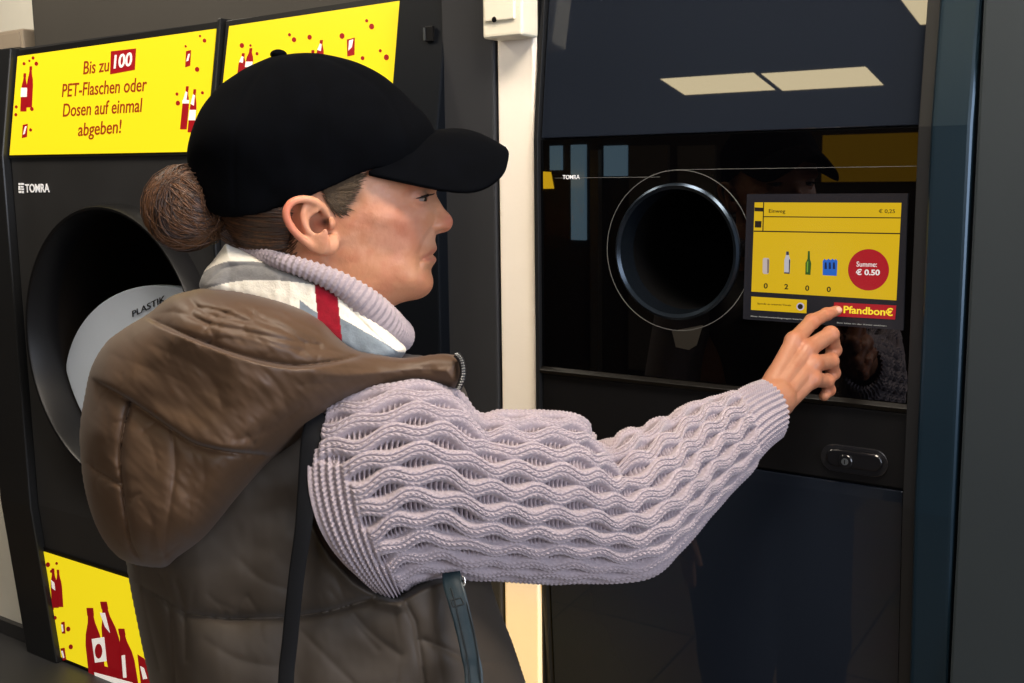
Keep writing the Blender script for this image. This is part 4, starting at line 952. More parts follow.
E = [(i*n2+n2-1, (i+1)*n2+n2-1) for i in range(n1-1)]+[((i+1)*n2, i*n2) for i in range(n1-1)]+[(j+1, j) for j in range(n2-1)][::-1]+[((n1-1)*n2+j, (n1-1)*n2+j+1) for j in range(n2-1)]
Qe = [(a_, a_+N_, b_+N_, b_) for a_, b_ in E]
brim = pm('cap_brim', h2w(np.vstack([top_, bot])), np.array(Qs+Qb2+Qe), M_cap, cap)
bm = bmesh.new(); bm.from_mesh(brim.data); bmesh.ops.recalc_face_normals(bm, faces=bm.faces); bm.to_mesh(brim.data); bm.free()
# ---- top button and eyelets
def dome(name, c, r, m, parent, sq=(1, 1, 1), n=20):
    bm = bmesh.new(); bmesh.ops.create_uvsphere(bm, u_segments=n, v_segments=n//2+2, radius=1.0)
    me = bpy.data.meshes.new(name); 
    for v in bm.verts: 
        q = np.array([v.co.x*r*sq[0], v.co.y*r*sq[1], v.co.z*r*sq[2]]); v.co = Vector(c+q@HB-BASE)
    bm.to_mesh(me); bm.free(); return link(name, me, m, parent, True)
bx_, bz_ = hp(278.5, 54.5); dome('cap_button', h2w(np.array([bx_, 0, bz_])), 0.0085, M_cap, cap, (1, 1, 0.6))
# ---- tubes of hair
def tubes(name, paths, r, m, parent, sides=4, taper=True):
    """paths: list of Nx3 world arrays"""
    Vs, Qs_, off = [], [], 0
    for P in paths:
        P = np.asarray(P); n = len(P); T = np.gradient(P, axis=0); T /= np.linalg.norm(T, axis=1)[:, None]+1e-12
        up = np.array([0.3, -0.9, 0.31]); A = np.cross(T, up); A /= np.linalg.norm(A, axis=1)[:, None]+1e-9; B = np.cross(T, A)
        rad = (r if np.isscalar(r) else r)*np.ones(n)
        if taper: rad = rad*np.clip(np.minimum(np.linspace(0, 6, n)+0.3, np.linspace(6, 0, n)+0.15), 0, 1)
        for k in range(sides):
            t = 2*math.pi*k/sides; Vs.append(P+(A*math.cos(t)+B*math.sin(t))*rad[:, None])
        idx = off+np.arange(n*sides).reshape(sides, n)
        for k in range(sides):
            a_, b_ = idx[k], idx[(k+1) % sides]; Qs_.append(np.stack([a_[:-1], a_[1:], b_[1:], b_[:-1]], 1))
        off += n*sides
    return pm(name, np.vstack(Vs), np.vstack(Qs_), m, parent)
M_hair = mat('brown_hair', '#35231a', 0.42, spec=0.5, noise=(240, 0.35))
M_hair2 = mat('brown_hair_light', '#5c3d26', 0.4, spec=0.5, noise=(240, 0.4))
M_hairg = mat('temple_hair', '#4a3b2a', 0.5, spec=0.3, noise=(260, 0.3))
# hair lying on the back of the head
xs = np.arange(-0.150, -0.02, 0.0022); ys = np.arange(-0.095, 0.0951, 0.0025); zs = np.arange(-0.075, 0.05, 0.0022)
X, Y, Z = np.meshgrid(xs, ys, zs, indexing='ij')
X2, Z2 = np.meshgrid(xs, zs, indexing='ij')
hair_poly = [hp(*p, -0.055) for p in catmull([(212, 204), (250, 210), (280, 204), (292, 200), (288, 214), (290, 230), (289, 242), (280, 253), (250, 262), (228, 255), (214, 225)], 5)]
sd = sdpoly(X2, Z2, hair_poly)[:, None, :]
strn = 0.0010*np.sin((Z2*1.0+X2*0.5)*1900+3*fbm(X2*60, Z2*60, 8, 2))[:, None, :]
f = np.maximum(headf(X, Y, Z)-0.0055-strn, -sd+0.0*X)
V, Q = nets(f, (xs, ys, zs)); V = relax(V, Q, 1)
hair = pm('hair', h2w(V), Q, M_hair, person)
rs = np.random.RandomState(4); paths = []
for i in range(420):        # strands pulled back into the bun
    a0 = rs.uniform(0, 1); p0 = np.array([290-6*a0+rs.uniform(-6, 4), 209+40*a0]); p3 = np.array([214+rs.uniform(-2, 10), 205+25*a0+rs.uniform(-4, 4)])
    m1 = p0*0.66+p3*0.34+np.array([0, 7*a0+rs.uniform(-1, 1)]); m2 = p0*0.33+p3*0.67+np.array([0, 9*a0+rs.uniform(-1, 1)])
    L = catmull([p0, m1, m2, p3], 4, False); lift = 0.0058+rs.uniform(0, 0.0022)
    paths.append(h2w(np.array([near(x, y, lift) for x, y in L])))
tubes('hair_strands', paths[:210], 0.00075, M_hair, hair); tubes('hair_strands', paths[210:], 0.0006, M_hair2, hair)
paths = []
for i in range(520):        # temple hair in front of the ear, swept back under the cap
    t = rs.uniform(0, 1)**1.25; p0 = np.array([370-22*t**0.8, 173+44*t])+rs.normal(0, 2.2, 2)+np.array([-1, 0.1])*rs.exponential(11); p3 = np.array([321+9*t, 186+15*t])+rs.normal(0, 2, 2)
    if p0[0] < p3[0]+6: continue
    mid = (p0+p3)/2+np.array([0, 2*t+rs.uniform(-1, 2)])
    L = catmull([p0, mid, p3], 4, False); lift = 0.0004+rs.uniform(0, 0.0016)
    paths.append(h2w(np.array([near(x, y, lift) for x, y in L])))
tubes('temple_hair', paths, 0.00032, M_hairg, hair)
paths = []
for i in range(150):        # loose short hair under the ear and at the nape
    p0 = np.array([rs.uniform(268, 298), rs.uniform(222, 258)]); p3 = p0+np.array([rs.uniform(-26, -10), rs.uniform(4, 14)])
    L = catmull([p0, (p0+p3)/2+np.array([0, 2]), p3], 3, False)
    paths.append(h2w(np.array([near(x, y, 0.001) for x, y in L])))
tubes('nape_hair', paths, 0.0004, M_hair2, hair)
# ---- bun
bx_, bz_ = hp(185, 208.5); BC = np.array([bx_, 0.002, bz_]); RB = 0.0395
bun = dome('hair_bun', h2w(BC+np.array([0.002, 0, 0])), 0.0355, mat('dark_hair_core', '#1e130d', 0.8, spec=0.1), person, (0.97, 0.92, 1.03), 40)
def wrap(n, pa, pb, rmin, rmax, seed, az=(0, 2*math.pi), jit=0.10):
    '''strands running over the ball of hair from pole pa to pole pb'''
    rs = np.random.RandomState(seed); out = []
    pa = np.array(pa, float); pa /= np.linalg.norm(pa); pb = np.array(pb, float); pb /= np.linalg.norm(pb)
    for i in range(n):
        a0 = pa+rs.normal(0, jit, 3); b0 = pb+rs.normal(0, jit, 3); a0 /= np.linalg.norm(a0); b0 /= np.linalg.norm(b0)
        ax_ = a0-b0; ax_ /= np.linalg.norm(ax_); md = (a0+b0); md -= ax_*(md@ax_); e = np.cross(ax_, [0.1, 1, 0.05]); e /= np.linalg.norm(e); g = np.cross(ax_, e)
        ph = rs.uniform(*az); m = e*math.cos(ph)+g*math.sin(ph); R = rs.uniform(rmin, rmax)*RB
        t = np.linspace(0, 1, 18)[:, None]; P = a0*(1-t)**2+m*2*t*(1-t)*1.25+b0*t**2; P /= np.linalg.norm(P, axis=1)[:, None]
        wob = 1+0.03*np.sin(t*5+ph*3)
        out.append(h2w(BC+P*R*wob*np.array([1, 0.94, 1.04])))
    return out
PA, PB = (0.75, -0.30, 0.75), (0.85, -0.45, -0.45)
tubes('bun_strands', wrap(900, PA, PB, 0.90, 0.98, 1), 0.0010, M_hair, bun); tubes('bun_strands', wrap(420, PA, PB, 0.95, 1.03, 2), 0.0007, M_hair2, bun)
tubes('bun_strands', wrap(260, (-0.35, -0.55, 0.75), (0.8, -0.55, -0.35), 0.98, 1.05, 5, jit=0.12), 0.0008, M_hair2, bun)
tubes('bun_strands', wrap(160, (-0.2, -0.7, 0.6), (0.85, -0.5, -0.15), 1.0, 1.06, 6, jit=0.15), 0.0009, M_hair, bun)
tubes('bun_strands', wrap(90, PA, PB, 1.04, 1.16, 3, jit=0.2), 0.0003, M_hair2, bun)
# ---- eyes and lashes
M_eye = mat('eye_white', '#8f827a', 0.15, spec=0.6); M_iris = mat('dark_iris', '#2a1c12', 0.1, spec=0.7)
for s in (-1, 1):
    c = np.array([EYE[0]-0.0015, s*0.031, EYE[1]]); e = dome('eyeball', h2w(c), 0.0118, M_eye, person, n=28)
    dome('iris', h2w(c+np.array([0.0076, s*0.001, -0.0018])), 0.0055, M_iris, e, n=20)
    paths = []
    for i in range(20):
        t = i/19; yy = 0.019+0.026*t
        p = np.array([EYE[0]+0.0126-0.0105*((yy-0.031)/0.0155)**2, s*yy, EYE[1]+0.0022-0.0016*((yy-0.031)/0.0155)**2+0.001*t])
        L = [p+np.array([0.0*k, 0, 0])+np.array([0.0075, s*0.004*t, 0.0])*(k/4)*1.0+np.array([0, 0, -0.0030*(k/4)+0.0045*(k/4)**2]) for k in range(5)]
        paths.append(h2w(np.array(L)))
    # the dark line of the lid
    L = [np.array([EYE[0]+0.0128-0.0115*((yy-0.031)/0.0155)**2, s*yy, EYE[1]+0.0020-0.0024*((yy-0.031)/0.0155)**2]) for yy in np.linspace(0.0165, 0.048, 14)]
    tubes('eyelashes', paths, 0.00038, mat('lash_black', '#0c0808', 0.6), person)
    tubes('eyeliner', [h2w(np.array(L))], 0.0013, mat('lash_black', '#0c0808'), person, sides=6)
# ================================================================ knitted sweater
def v2(x): return np.array(x, float)
# stations along the sleeve: top and bottom outline points, front middle point, centre depth, front radius
ST = [ # topx, topy, botx, boty, midx, midy, d0, r2
 (327, 404, 366, 583, 311, 503, 1.050, .060),
 (338, 398, 381, 592, 330, 500, 1.052, .066),
 (366, 388, 396, 597, 360, 495, 1.056, .072),
 (409, 379, 412, 584, 404, 490, 1.066, .076),
 (447, 388, 441, 577, 446, 488, 1.080, .076),
 (475, 409, 475, 578, 478, 492, 1.092, .075),
 (505, 414, 503, 578, 507, 495, 1.110, .074),
 (541, 414, 540, 581, 545, 497, 1.130, .073),
 (576, 418, 584, 582, 586, 500, 1.155, .072),
 (603, 437, 622, 579, 621, 503, 1.180, .068),
 (623, 434, 655, 571, 648, 496, 1.200, .063),
 (652, 423, 686, 543, 680, 480, 1.230, .056),
 (689, 408, 716, 507, 711, 458, 1.270, .047),
 (725, 395, 747, 473, 745, 432, 1.310, .038),
 (747, 386, 768, 448, 767, 416, 1.335, .033),
 (763, 381, 783, 435, 787, 405, 1.356, .030)]
STc = catmull(ST, 12, False)
n_s, n_t = 900, 520
tt = np.linspace(0, len(STc)-1, 2400); A_ = np.stack([np.interp(tt, np.arange(len(STc)), STc[:, k]) for k in range(8)], 1)
midw = at(A_[:, 4], A_[:, 5], A_[:, 6]-A_[:, 7]); sl = np.concatenate([[0], np.cumsum(np.linalg.norm(np.diff(midw, axis=0), axis=1))])
SLEN = sl[-1]; A_ = np.stack([np.interp(np.linspace(0, SLEN, n_s), sl, A_[:, k]) for k in range(8)], 1)
S1 = np.linspace(0, SLEN, n_s)
def ring_pts(a, th):
    """a: n x 8 stations, th: angles (0 = top outline, pi/2 = front, pi = bottom)"""
    c = (a[:, None, 0:2]+a[:, None, 2:4])/2; h = (a[:, None, 0:2]-a[:, None, 2:4])/2; b = a[:, None, 4:6]-c
    b = b-h*((b*h).sum(-1, keepdims=True)/(h*h).sum(-1, keepdims=True))
    ct, st = np.cos(th)[None, :, None], np.sin(th)[None, :, None]
    ex = np.sign(ct)*np.abs(ct)**0.92; p = c+h*ex+b*st*np.abs(st)
    t = a[:, None, 6]-a[:, None, 7]*(np.sign(st)*np.abs(st)**0.9)[..., 0]
    return at(p[..., 0], p[..., 1], t)
# uneven angles: dense on the side towards the camera
th = np.concatenate([np.linspace(-0.25, math.pi+0.25, 720), np.linspace(math.pi+0.25, 2*math.pi-0.25, 92)[1:-1]]); n_t = len(th)
R_ = ring_pts(A_, th)
SS = np.repeat(S1[:, None], n_t, 1)
seg = np.linalg.norm(np.diff(R_, axis=1, append=R_[:, :1]), axis=2); arc = np.concatenate([np.zeros((n_s, 1)), np.cumsum(seg, axis=1)[:, :-1]], 1)
kf = np.argmin(np.abs(th-math.pi/2)); arc = arc-arc[:, kf:kf+1]
# normals
dS = np.gradient(R_, axis=0); dT = np.roll(R_, -1, 1)-np.roll(R_, 1, 1); NN = np.cross(dS, dT); NN /= np.linalg.norm(NN, axis=2, keepdims=True)+1e-12
cen = R_.mean(1, keepdims=True); sg = np.sign(((R_-cen)*NN).sum(2).mean()); NN *= sg
def knit_cable(s, y, P=0.0205, L=0.0495):
    """honeycomb of plaited ribs: raised strands that part round ladder-stitched eyes"""
    amp = 0.172*P; best = np.full(s.shape, 9.0); yl = np.zeros_like(s); k0 = np.floor(y/P)
    for dk in (-1, 0, 1, 2):
        k = k0+dk; cc = np.cos(2*math.pi*s/L+0.45*np.sin(k*1.7)); yc = k*P+np.where(k % 2 == 0, 1, -1)*amp*(((1+cc)/2)**1.9-((1-cc)/2)**1.9); d = y-yc
        m = np.abs(d) < np.abs(best); best = np.where(m, d, best)
    hw = 0.425*P; q = np.clip(np.abs(best)/hw, 0, 1.6)
    body = np.where(q < 1, np.sqrt(np.maximum(1-0.96*q**4, 0)), 0.2*np.exp(-(q-1)*6))
    col = best/(hw*2/3); fc = col-np.round(col)
    st = 0.5+0.5*np.cos(2*math.pi*(s/0.0054+np.abs(fc)*1.7))
    stitch = st*np.cos(math.pi*fc)*np.clip(1.25-q, 0, 1)
    groove = -np.exp(-((np.abs(fc)-0.5)/0.08)**2)*np.clip(1.2-q, 0, 1)
    eye = np.clip((q-0.98)*4, 0, 1); lad = eye*np.clip(0.25+0.9*np.cos(2*math.pi*s/0.0048), 0, 1)
    return 0.0075*body+0.0016*stitch+0.0026*groove+0.0068*lad-0.0060*eye-0.0045
def knit_rib(y, s, P=0.0062):
    c = y/P; fc = c-np.round(c); return 0.0018*np.cos(2*math.pi*c)+0.0006*np.cos(2*math.pi*(s/0.0046+np.abs(fc)*1.2))-0.0006
sc_ = np.interp(S1, [0, SLEN], [0, 1])[:, None]
H = knit_cable(SS+0.006*fbm(SS*11, arc*11, 71, 2), arc+0.004+0.0035*fbm(SS*9+5, arc*9, 73, 2))
thn = np.repeat(th[None], n_s, 0)
ribc = knit_rib(thn/(2*math.pi)*34*0.0062, SS); w = np.clip((SS-(SLEN-0.072))/0.014, 0, 1); w = w*w*(3-2*w)
H = H*(1-w)+ribc*w
# ribbed edge round the armhole, lower half of the opening
w0 = np.clip((0.040-SS+0.018*(thn-1.2))/0.014, 0, 1)*np.clip((thn-0.9)/0.5, 0, 1); w0 = w0*w0*(3-2*w0)
w0 = np.maximum(w0, np.clip((0.014-SS)/0.007, 0, 1))
H = H*(1-w0)+(knit_rib(SS, arc, 0.0070)*1.2)*w0
H = H+0.0028*fbm(SS*14, arc*14, 31, 2)
# folds at the bend of the elbow
for (x, y, L, wd, am) in ((612, 437, [(598, 432), (614, 447), (630, 470)], 8, -0.012), (0, 0, [(640, 425), (648, 440), (652, 455)], 7, -0.005), (0, 0, [(478, 405), (488, 425), (492, 445)], 9, -0.006), (0, 0, [(668, 414), (676, 428)], 7, -0.005), (0, 0, [(520, 432), (545, 440), (575, 450)], 8, -0.003)):
    # photo position of each vertex
    q = R_-CAM; dz = q@_F; PX = 512+FPX*(q@CR)/dz; PY = 341.5-FPX*(q@CU)/dz
    H = H+am*np.exp(-(dline(PX, PY, L)/wd)**2)*(np.sin(thn) > -0.3)
H = H*np.clip(SS/0.012, 0.1, 1)
V = R_+NN*H[..., None]
# turned-in ends
rows = [V]
e0 = V[0]; c0 = e0.mean(0); pre = [c0+(e0-c0)*0.90+_F*0.010, c0+(e0-c0)*0.80+_F*0.022]
e1 = V[-1]; c1 = e1.mean(0); post = [c1+(e1-c1)*0.93+(V[-1]-V[-3]).mean(0)*0.3, c1+(e1-c1)*0.86-(V[-1]-V[-9]).mean(0)*0.4, c1+(e1-c1)*0.84-(V[-1]-V[-30]).mean(0)*0.8]
V = np.concatenate([np.array(pre[::-1]), V, np.array(post)], 0); m_s = len(V)
I, K = np.meshgrid(np.arange(m_s-1), np.arange(n_t), indexing='ij'); K2 = (K+1) % n_t
Q = np.stack([I*n_t+K, I*n_t+K2, (I+1)*n_t+K2, (I+1)*n_t+K], -1).reshape(-1, 4)
if sg > 0: pass
M_knit = mat('lilac_grey_wool', '#9f9399', 0.85, spec=0.15, sheen=0.25, noise=(350, 0.10), bump=(1500, 0.5, 0.0008))
knit = pm('knit_sweater', V.reshape(-1, 3), Q, M_knit, person)
# ---- rolled collar
CP = catmull([(234, 252, 5, 1.175), (250, 253, 5.5, 1.115), (282, 261.5, 7.2, 1.075), (318, 273.5, 9, 1.068), (345, 287, 11, 1.072), (368, 305, 14, 1.082), (387, 324, 15.5, 1.105), (399, 336, 14, 1.15), (396, 330, 13, 1.20), (360, 300, 11, 1.245), (310, 275, 9, 1.262), (262, 258, 7, 1.25), (238, 252, 6, 1.215)], 16)
cp3 = at(CP[:, 0], CP[:, 1], CP[:, 3]); sl = np.concatenate([[0], np.cumsum(np.linalg.norm(np.diff(cp3, axis=0), axis=1))]); n_s, n_t = 900, 64
u = np.linspace(0, sl[-1], n_s, endpoint=False); c3 = np.stack([np.interp(u, sl, cp3[:, k]) for k in range(3)], 1); rad = np.interp(u, sl, CP[:, 2]*CP[:, 3]/FPX)
T = np.roll(c3, -1, 0)-np.roll(c3, 1, 0); T /= np.linalg.norm(T, axis=1)[:, None]; up = np.array([0.1, 0.15, 1.0]); B1 = np.cross(T, up); B1 /= np.linalg.norm(B1, axis=1)[:, None]; B2 = np.cross(B1, T)
th = np.linspace(0, 2*math.pi, n_t, endpoint=False)
hgt = 0.0008*np.cos(2*math.pi*u/0.0060)[:, None]+0.00025*np.cos(2*math.pi*(th[None]*rad[:, None]/0.0042+0.5*np.abs(np.sin(math.pi*u/0.0060))[:, None]))
rr_ = rad[:, None]+hgt
V = c3[:, None]+B1[:, None]*(np.cos(th)[None, :, None]*rr_[..., None])+B2[:, None]*(np.sin(th)[None, :, None]*rr_[..., None]*1.12)
I, K = np.meshgrid(np.arange(n_s), np.arange(n_t), indexing='ij'); Q = np.stack([I*n_t+K, ((I+1) % n_s)*n_t+K, ((I+1) % n_s)*n_t+(K+1) % n_t, I*n_t+(K+1) % n_t], -1).reshape(-1, 4)
pm('sweater_collar', V.reshape(-1, 3), Q, M_knit, knit)
# ================================================================ soft things drawn from an outline with depth
def soft(name, outline, d0, Tf, Tb, m, parent, D=40, grooves=(), bumps=(), noise=None, px=1.6, dt=0.006, puff=None, cat=8, smoothn=2, extra=None, rng=None):
    """closed puffy body: outline in photo points at its own distance d0(x, y), thickness Tf in front and Tb behind"""
    L = catmull(outline, cat) if cat else np.array(outline, float)
    x0, y0 = L.min(0)-6; x1, y1 = L.max(0)+6
    xs = np.arange(x0, x1, px); ys = np.arange(y0, y1, px); X, Y = np.meshgrid(xs, ys, indexing='ij')
    sd = sdpoly(X, Y, L); dd = d0(X, Y) if callable(d0) else np.full(X.shape, float(d0))
    tf = Tf(X, Y) if callable(Tf) else np.full(X.shape, float(Tf)); tb = Tb(X, Y) if callable(Tb) else np.full(X.shape, float(Tb))
    g = np.clip(sd/D, -0.5, 1); add = np.zeros_like(X)
    for Lg, wd, am in grooves: add -= am*np.exp(-dline(X, Y, Lg)/wd)
    for Lg, wd, am in bumps: add += am*np.exp(-(dline(X, Y, Lg)/wd)**2)
    if noise is not None: add += noise(X, Y)
    if extra is not None: add += extra(X, Y, sd)
    edge = np.clip(sd/12, 0, 1); add *= edge
    shape = np.where(g > 0, np.sqrt(np.maximum(1-(1-g)**2, 0)), g)
    ff = tf*shape+add; fb = tb*shape
    lo = (dd-tf).min()-0.03; hi = (dd+tb).max()+0.02; ts = np.arange(lo, hi, dt)
    T3 = ts[None, None]; f = np.where(T3 < dd[..., None], (dd[..., None]-T3)-ff[..., None], (T3-dd[..., None])-fb[..., None]).astype(np.float32)
    V, Q = nets(f, (xs, ys, ts)); V = relax(V, Q, smoothn, 0.5) if 0 else V
    W = at(V[:, 0], V[:, 1], V[:, 2])
    if smoothn: W = relax(W, Q, smoothn, 0.3)
    o = pm(name, W, Q, m, parent); o['_px'] = 0; del o['_px']
    return o, V
def pucker(seams, n, length, amp, seed, side=0):
    """short gathers running off a stitched seam"""
    rs = np.random.RandomState(seed); out = []
    for Ls in seams:
        Ls = np.array(Ls, float); dl = np.linalg.norm(np.diff(Ls, axis=0), axis=1); tot = dl.sum(); k = max(2, int(tot/n))
        cum = np.concatenate([[0], np.cumsum(dl)])
        for i in range(k):
            s = rs.uniform(0, tot); p = np.array([np.interp(s, cum, Ls[:, 0]), np.interp(s, cum, Ls[:, 1])]); j = min(np.searchsorted(cum, s, 'right')-1, len(dl)-1)
            t = (Ls[j+1]-Ls[j])/dl[j]; nrm = np.array([-t[1], t[0]])*rs.choice([-1, 1]); ln = length*rs.uniform(0.4, 1.2); e = p+(nrm+t*rs.normal(0, 0.5))*ln; md = (p+e)/2+t*rs.normal(0, 3)
            out.append(([tuple(p), tuple(md), tuple(e)], rs.uniform(1.2, 2.6), amp*rs.uniform(0.4, 1.2)))
    return out
M_vest = mat('taupe_quilted_nylon', '#383028', 0.56, spec=0.35, sheen=0.08, noise=(5, 0.08), bump=(35, 0.15, 0.0012))
M_hood = mat('taupe_nylon_warm_lit', '#4a3523', 0.50, spec=0.38, sheen=0.08, noise=(5, 0.08), bump=(35, 0.15, 0.0012))  # same nylon as the vest, warmer light put into its colour
# ---- vest body
vout = [(214, 300), (180, 325), (150, 370), (128, 430), (118, 490), (124, 545), (131, 590), (141, 640), (151, 690), (156, 745), (154, 800), (158, 822), (250, 832), (360, 836), (460, 832), (536, 822), (545, 800), (540, 740), (527, 688), (512, 642), (498, 606), (488, 570), (482, 520), (478, 460), (470, 405), (458, 378), (430, 358), (390, 352), (345, 338), (290, 312), (250, 300)]
arm = catmull([(322, 412), (309, 450), (306, 500), (318, 540), (345, 574), (378, 598), (400, 603), (425, 590), (450, 583), (500, 575), (545, 560), (545, 400), (445, 384), (400, 384), (350, 398)], 6)
def vTf(X, Y):
    s = sdpoly(X, Y, arm); t = 0.155-0.05*np.clip((X-400)/140, 0, 1)
    dip = np.clip(s/16, 0, 1); t = t-0.080*dip*dip*(3-2*dip)
    return t
vs1 = [(126, 577), (157, 595), (186, 614), (230, 619), (290, 617), (330, 611), (378, 597)]
vs2 = [(404, 600), (415, 622), (421, 658), (425, 690), (428, 830)]; vs3 = [(145, 700), (220, 722), (300, 722), (423, 705)]; vs4 = [(424, 640), (470, 660), (520, 665)]
vs5 = [(120, 470), (200, 520), (260, 530), (300, 520)]
seams = [vs1, vs3, vs4, vs2]
gro = [(vs1, 3, 0.008), (vs1, 24, 0.010), (vs2, 2.5, 0.005), (vs3, 5, 0.010), (vs4, 4, 0.004)]+pucker([vs1, vs3], 26, 24, 0.0014, 3)
gro += [(catmull(L, 4, False), w_*(1.0 if L[0][0] < 200 else 1.5), a_*(1.0 if L[0][0] < 200 else 0.42)) for L, w_, a_ in (([(160, 575), (168, 600), (172, 640), (176, 690)], 3, .006), ([(176, 580), (184, 610), (186, 660)], 3, .005), ([(142, 590), (150, 630), (160, 670)], 3, .005), ([(332, 560), (345, 600), (368, 630), (400, 655)], 3.5, .006), ([(330, 590), (352, 620), (378, 650)], 3, .004), ([(300, 630), (330, 660), (360, 690)], 3, .004), ([(392, 606), (400, 640), (398, 680)], 3, .004), ([(440, 600), (436, 640), (444, 690)], 3, .005), ([(205, 640), (240, 660), (285, 668)], 4, .003), ([(240, 560), (262, 580), (290, 590)], 4, .004))]
bum = [([(318, 530), (330, 560), (352, 584), (380, 602), (400, 606)], 5, .006)]
vest, _ = soft('quilted_vest', vout, lambda X, Y: 1.185-0.0*X, vTf, 0.13, M_vest, person, D=75, grooves=gro, bumps=bum, noise=lambda X, Y: 0.007*fbm(X/60, Y/60, 17, 2)+0.0008*fbm(X/14, Y/22, 19, 2), px=1.5)
# ---- hood
hout = [(204, 289), (190, 291), (170, 297), (148, 314), (125, 328), (106, 343), (92, 366), (85, 395), (80, 430), (82, 470), (88, 502), (99, 532), (114, 553), (130, 563), (150, 567), (166, 568), (178, 560), (205, 540), (236, 502), (270, 464), (305, 437), (340, 408), (378, 391), (412, 382), (436, 385), (452, 389), (461, 384), (463, 368), (461, 357), (440, 354), (405, 358), (380, 355), (356, 350), (338, 338), (322, 322), (300, 309), (270, 299), (238, 292)]
s1 = catmull([(128, 306), (140, 314), (164, 326), (201, 341), (234, 353), (267, 362), (299, 366), (335, 362), (365, 354)], 6, False)
s2 = catmull([(84, 372), (91, 378), (117, 392), (140, 406), (173, 429), (196, 443), (225, 450), (262, 454)], 6, False)
s3 = catmull([(131, 403), (124, 429), (120.6, 457), (123, 485), (126, 513), (131, 541), (141, 562)], 6, False)
s4 = catmull([(80, 458), (98, 471), (120, 484)], 6, False); s5 = catmull([(172, 430), (175, 467), (171, 500), (166, 535), (168, 556)], 6, False)
wr = [(catmull(L, 4, False), w_*(1.5 if L[0][1] > 341 else 1.0), a_*(0.5 if L[0][1] > 341 else 0.8)) for L, w_, a_ in (
 ([(146, 316), (175, 312), (205, 322), (240, 330), (285, 340), (320, 345)], 4, .006), ([(190, 300), (205, 312), (222, 318), (250, 322)], 3.5, .006), ([(205, 330), (215, 318), (230, 312)], 3, .004), ([(240, 305), (262, 318), (290, 330), (312, 340)], 4, .005),
 ([(200, 345), (225, 338), (260, 345)], 3, .004), ([(270, 300), (290, 318), (318, 332)], 4, .004), ([(300, 352), (330, 350), (372, 362), (430, 368)], 3, .006), ([(330, 366), (372, 370), (415, 372), (450, 366)], 3, .005), ([(300, 385), (340, 382), (380, 376)], 4, .004),
 ([(105, 352), (140, 365), (175, 378), (200, 392)], 5, .003), ([(150, 345), (190, 362), (215, 385), (222, 408)], 4, .003), ([(262, 368), (280, 390), (290, 420)], 4, .003), ([(235, 440), (270, 430), (300, 408)], 4, .004), ([(95, 385), (105, 410), (108, 440)], 3, .004),
 ([(135, 420), (150, 440), (158, 470)], 3, .003), ([(140, 500), (152, 520), (150, 548)], 3.5, .004), ([(175, 480), (190, 500), (188, 530)], 3, .003), ([(200, 450), (205, 480), (196, 515)], 4, .003), ([(90, 480), (105, 500), (122, 512)], 3, .003), ([(178, 545), (162, 557), (150, 560)], 2.5, .005), ([(270, 458), (240, 490), (205, 532)], 5, .003))]
gro = [(s1, 2.2, .007), (s2, 2.2, .007), (s2, 22, .006), (s3, 2.2, .008), (s3, 16, .008), (s4, 2.2, .006), (s4, 14, .006), (s5, 2.5, .003)]+wr+pucker([s1, s2], 22, 24, .0018, 5)+pucker([s3, s4], 20, 16, .0018, 6)
def sst(a): a = np.clip(a, 0, 1); return a*a*(3-2*a)
def hd0(X, Y): return 1.055+0.045*sst((275-X)/210)+0.015*sst((X-320)/140)
def hTf(X, Y): return 0.105-0.062*sst((X-220)/200)
def step(X, Y, sd):
    # the outer layer of the hood lies over the inner fold above seam s1
    yl = np.interp(X, s1[:, 0], s1[:, 1]); m = np.clip((375-X)/60, 0, 1)*np.clip((X-118)/16, 0, 1); a = sst((Y-yl+1)/4)
    o = m*(0.016*a*np.exp(-np.clip(Y-yl, 0, 200)/34)-0.007*(1-a)*np.exp(-np.clip(yl-Y, 0, 200)/22))
    y2 = np.interp(X, s2[:, 0], s2[:, 1]); m2 = np.clip((285-X)/40, 0, 1)*np.clip((X-74)/10, 0, 1); b = sst((y2-Y+2)/4)
    return o+m2*(0.012*b*np.exp(-np.clip(y2-Y, 0, 200)/22)-0.005*(1-b)*np.exp(-np.clip(Y-y2, 0, 200)/16))
hood, _ = soft('hood', hout, hd0, hTf, 0.07, M_hood, vest, D=46, grooves=gro, noise=lambda X, Y: 0.006*fbm(X/48, Y/48, 41, 2)+0.0010*fbm((X+Y)/30, (X-Y)/10, 43, 2)-0.0042*((1-np.abs(fbm((X*0.95+Y*0.3)/60, (Y*0.95-X*0.3)/17, 47, 1))*2.6).clip(0, 1)**2)*np.exp(-(dline(X, Y, [(160, 312), (215, 312), (270, 325), (330, 345)])/16)**2), extra=step, px=1.25, dt=0.005)
def hood_at(px, py, lift=0.0):
    return None
# eyelet on the hood
# ---- zip at the end of the collar wing
Mz = mat('zip_black', '#111114', 0.4); 
zp_ = catmull([(456, 354), (461, 360), (463, 370), (462, 380), (458, 389)], 5, False)
P = at(zp_[:, 0], zp_[:, 1], np.full(len(zp_), 1.045)); zt = tubes('zip_tape', [P], 0.0035, Mz, vest, sides=8, taper=False)
n = 16; zz_ = np.stack([np.interp(np.linspace(0, 1, n), np.linspace(0, 1, len(zp_)), zp_[:, k]) for k in (0, 1)], 1)
tubes('zip_teeth', [np.array([at(x-1.2, y, 1.0405), at(x+2.2, y-0.3, 1.0405)]) for x, y in zz_], 0.0008, mat('zip_metal', '#9a9a98', 0.3, metal=0.9), zt, sides=5, taper=False)
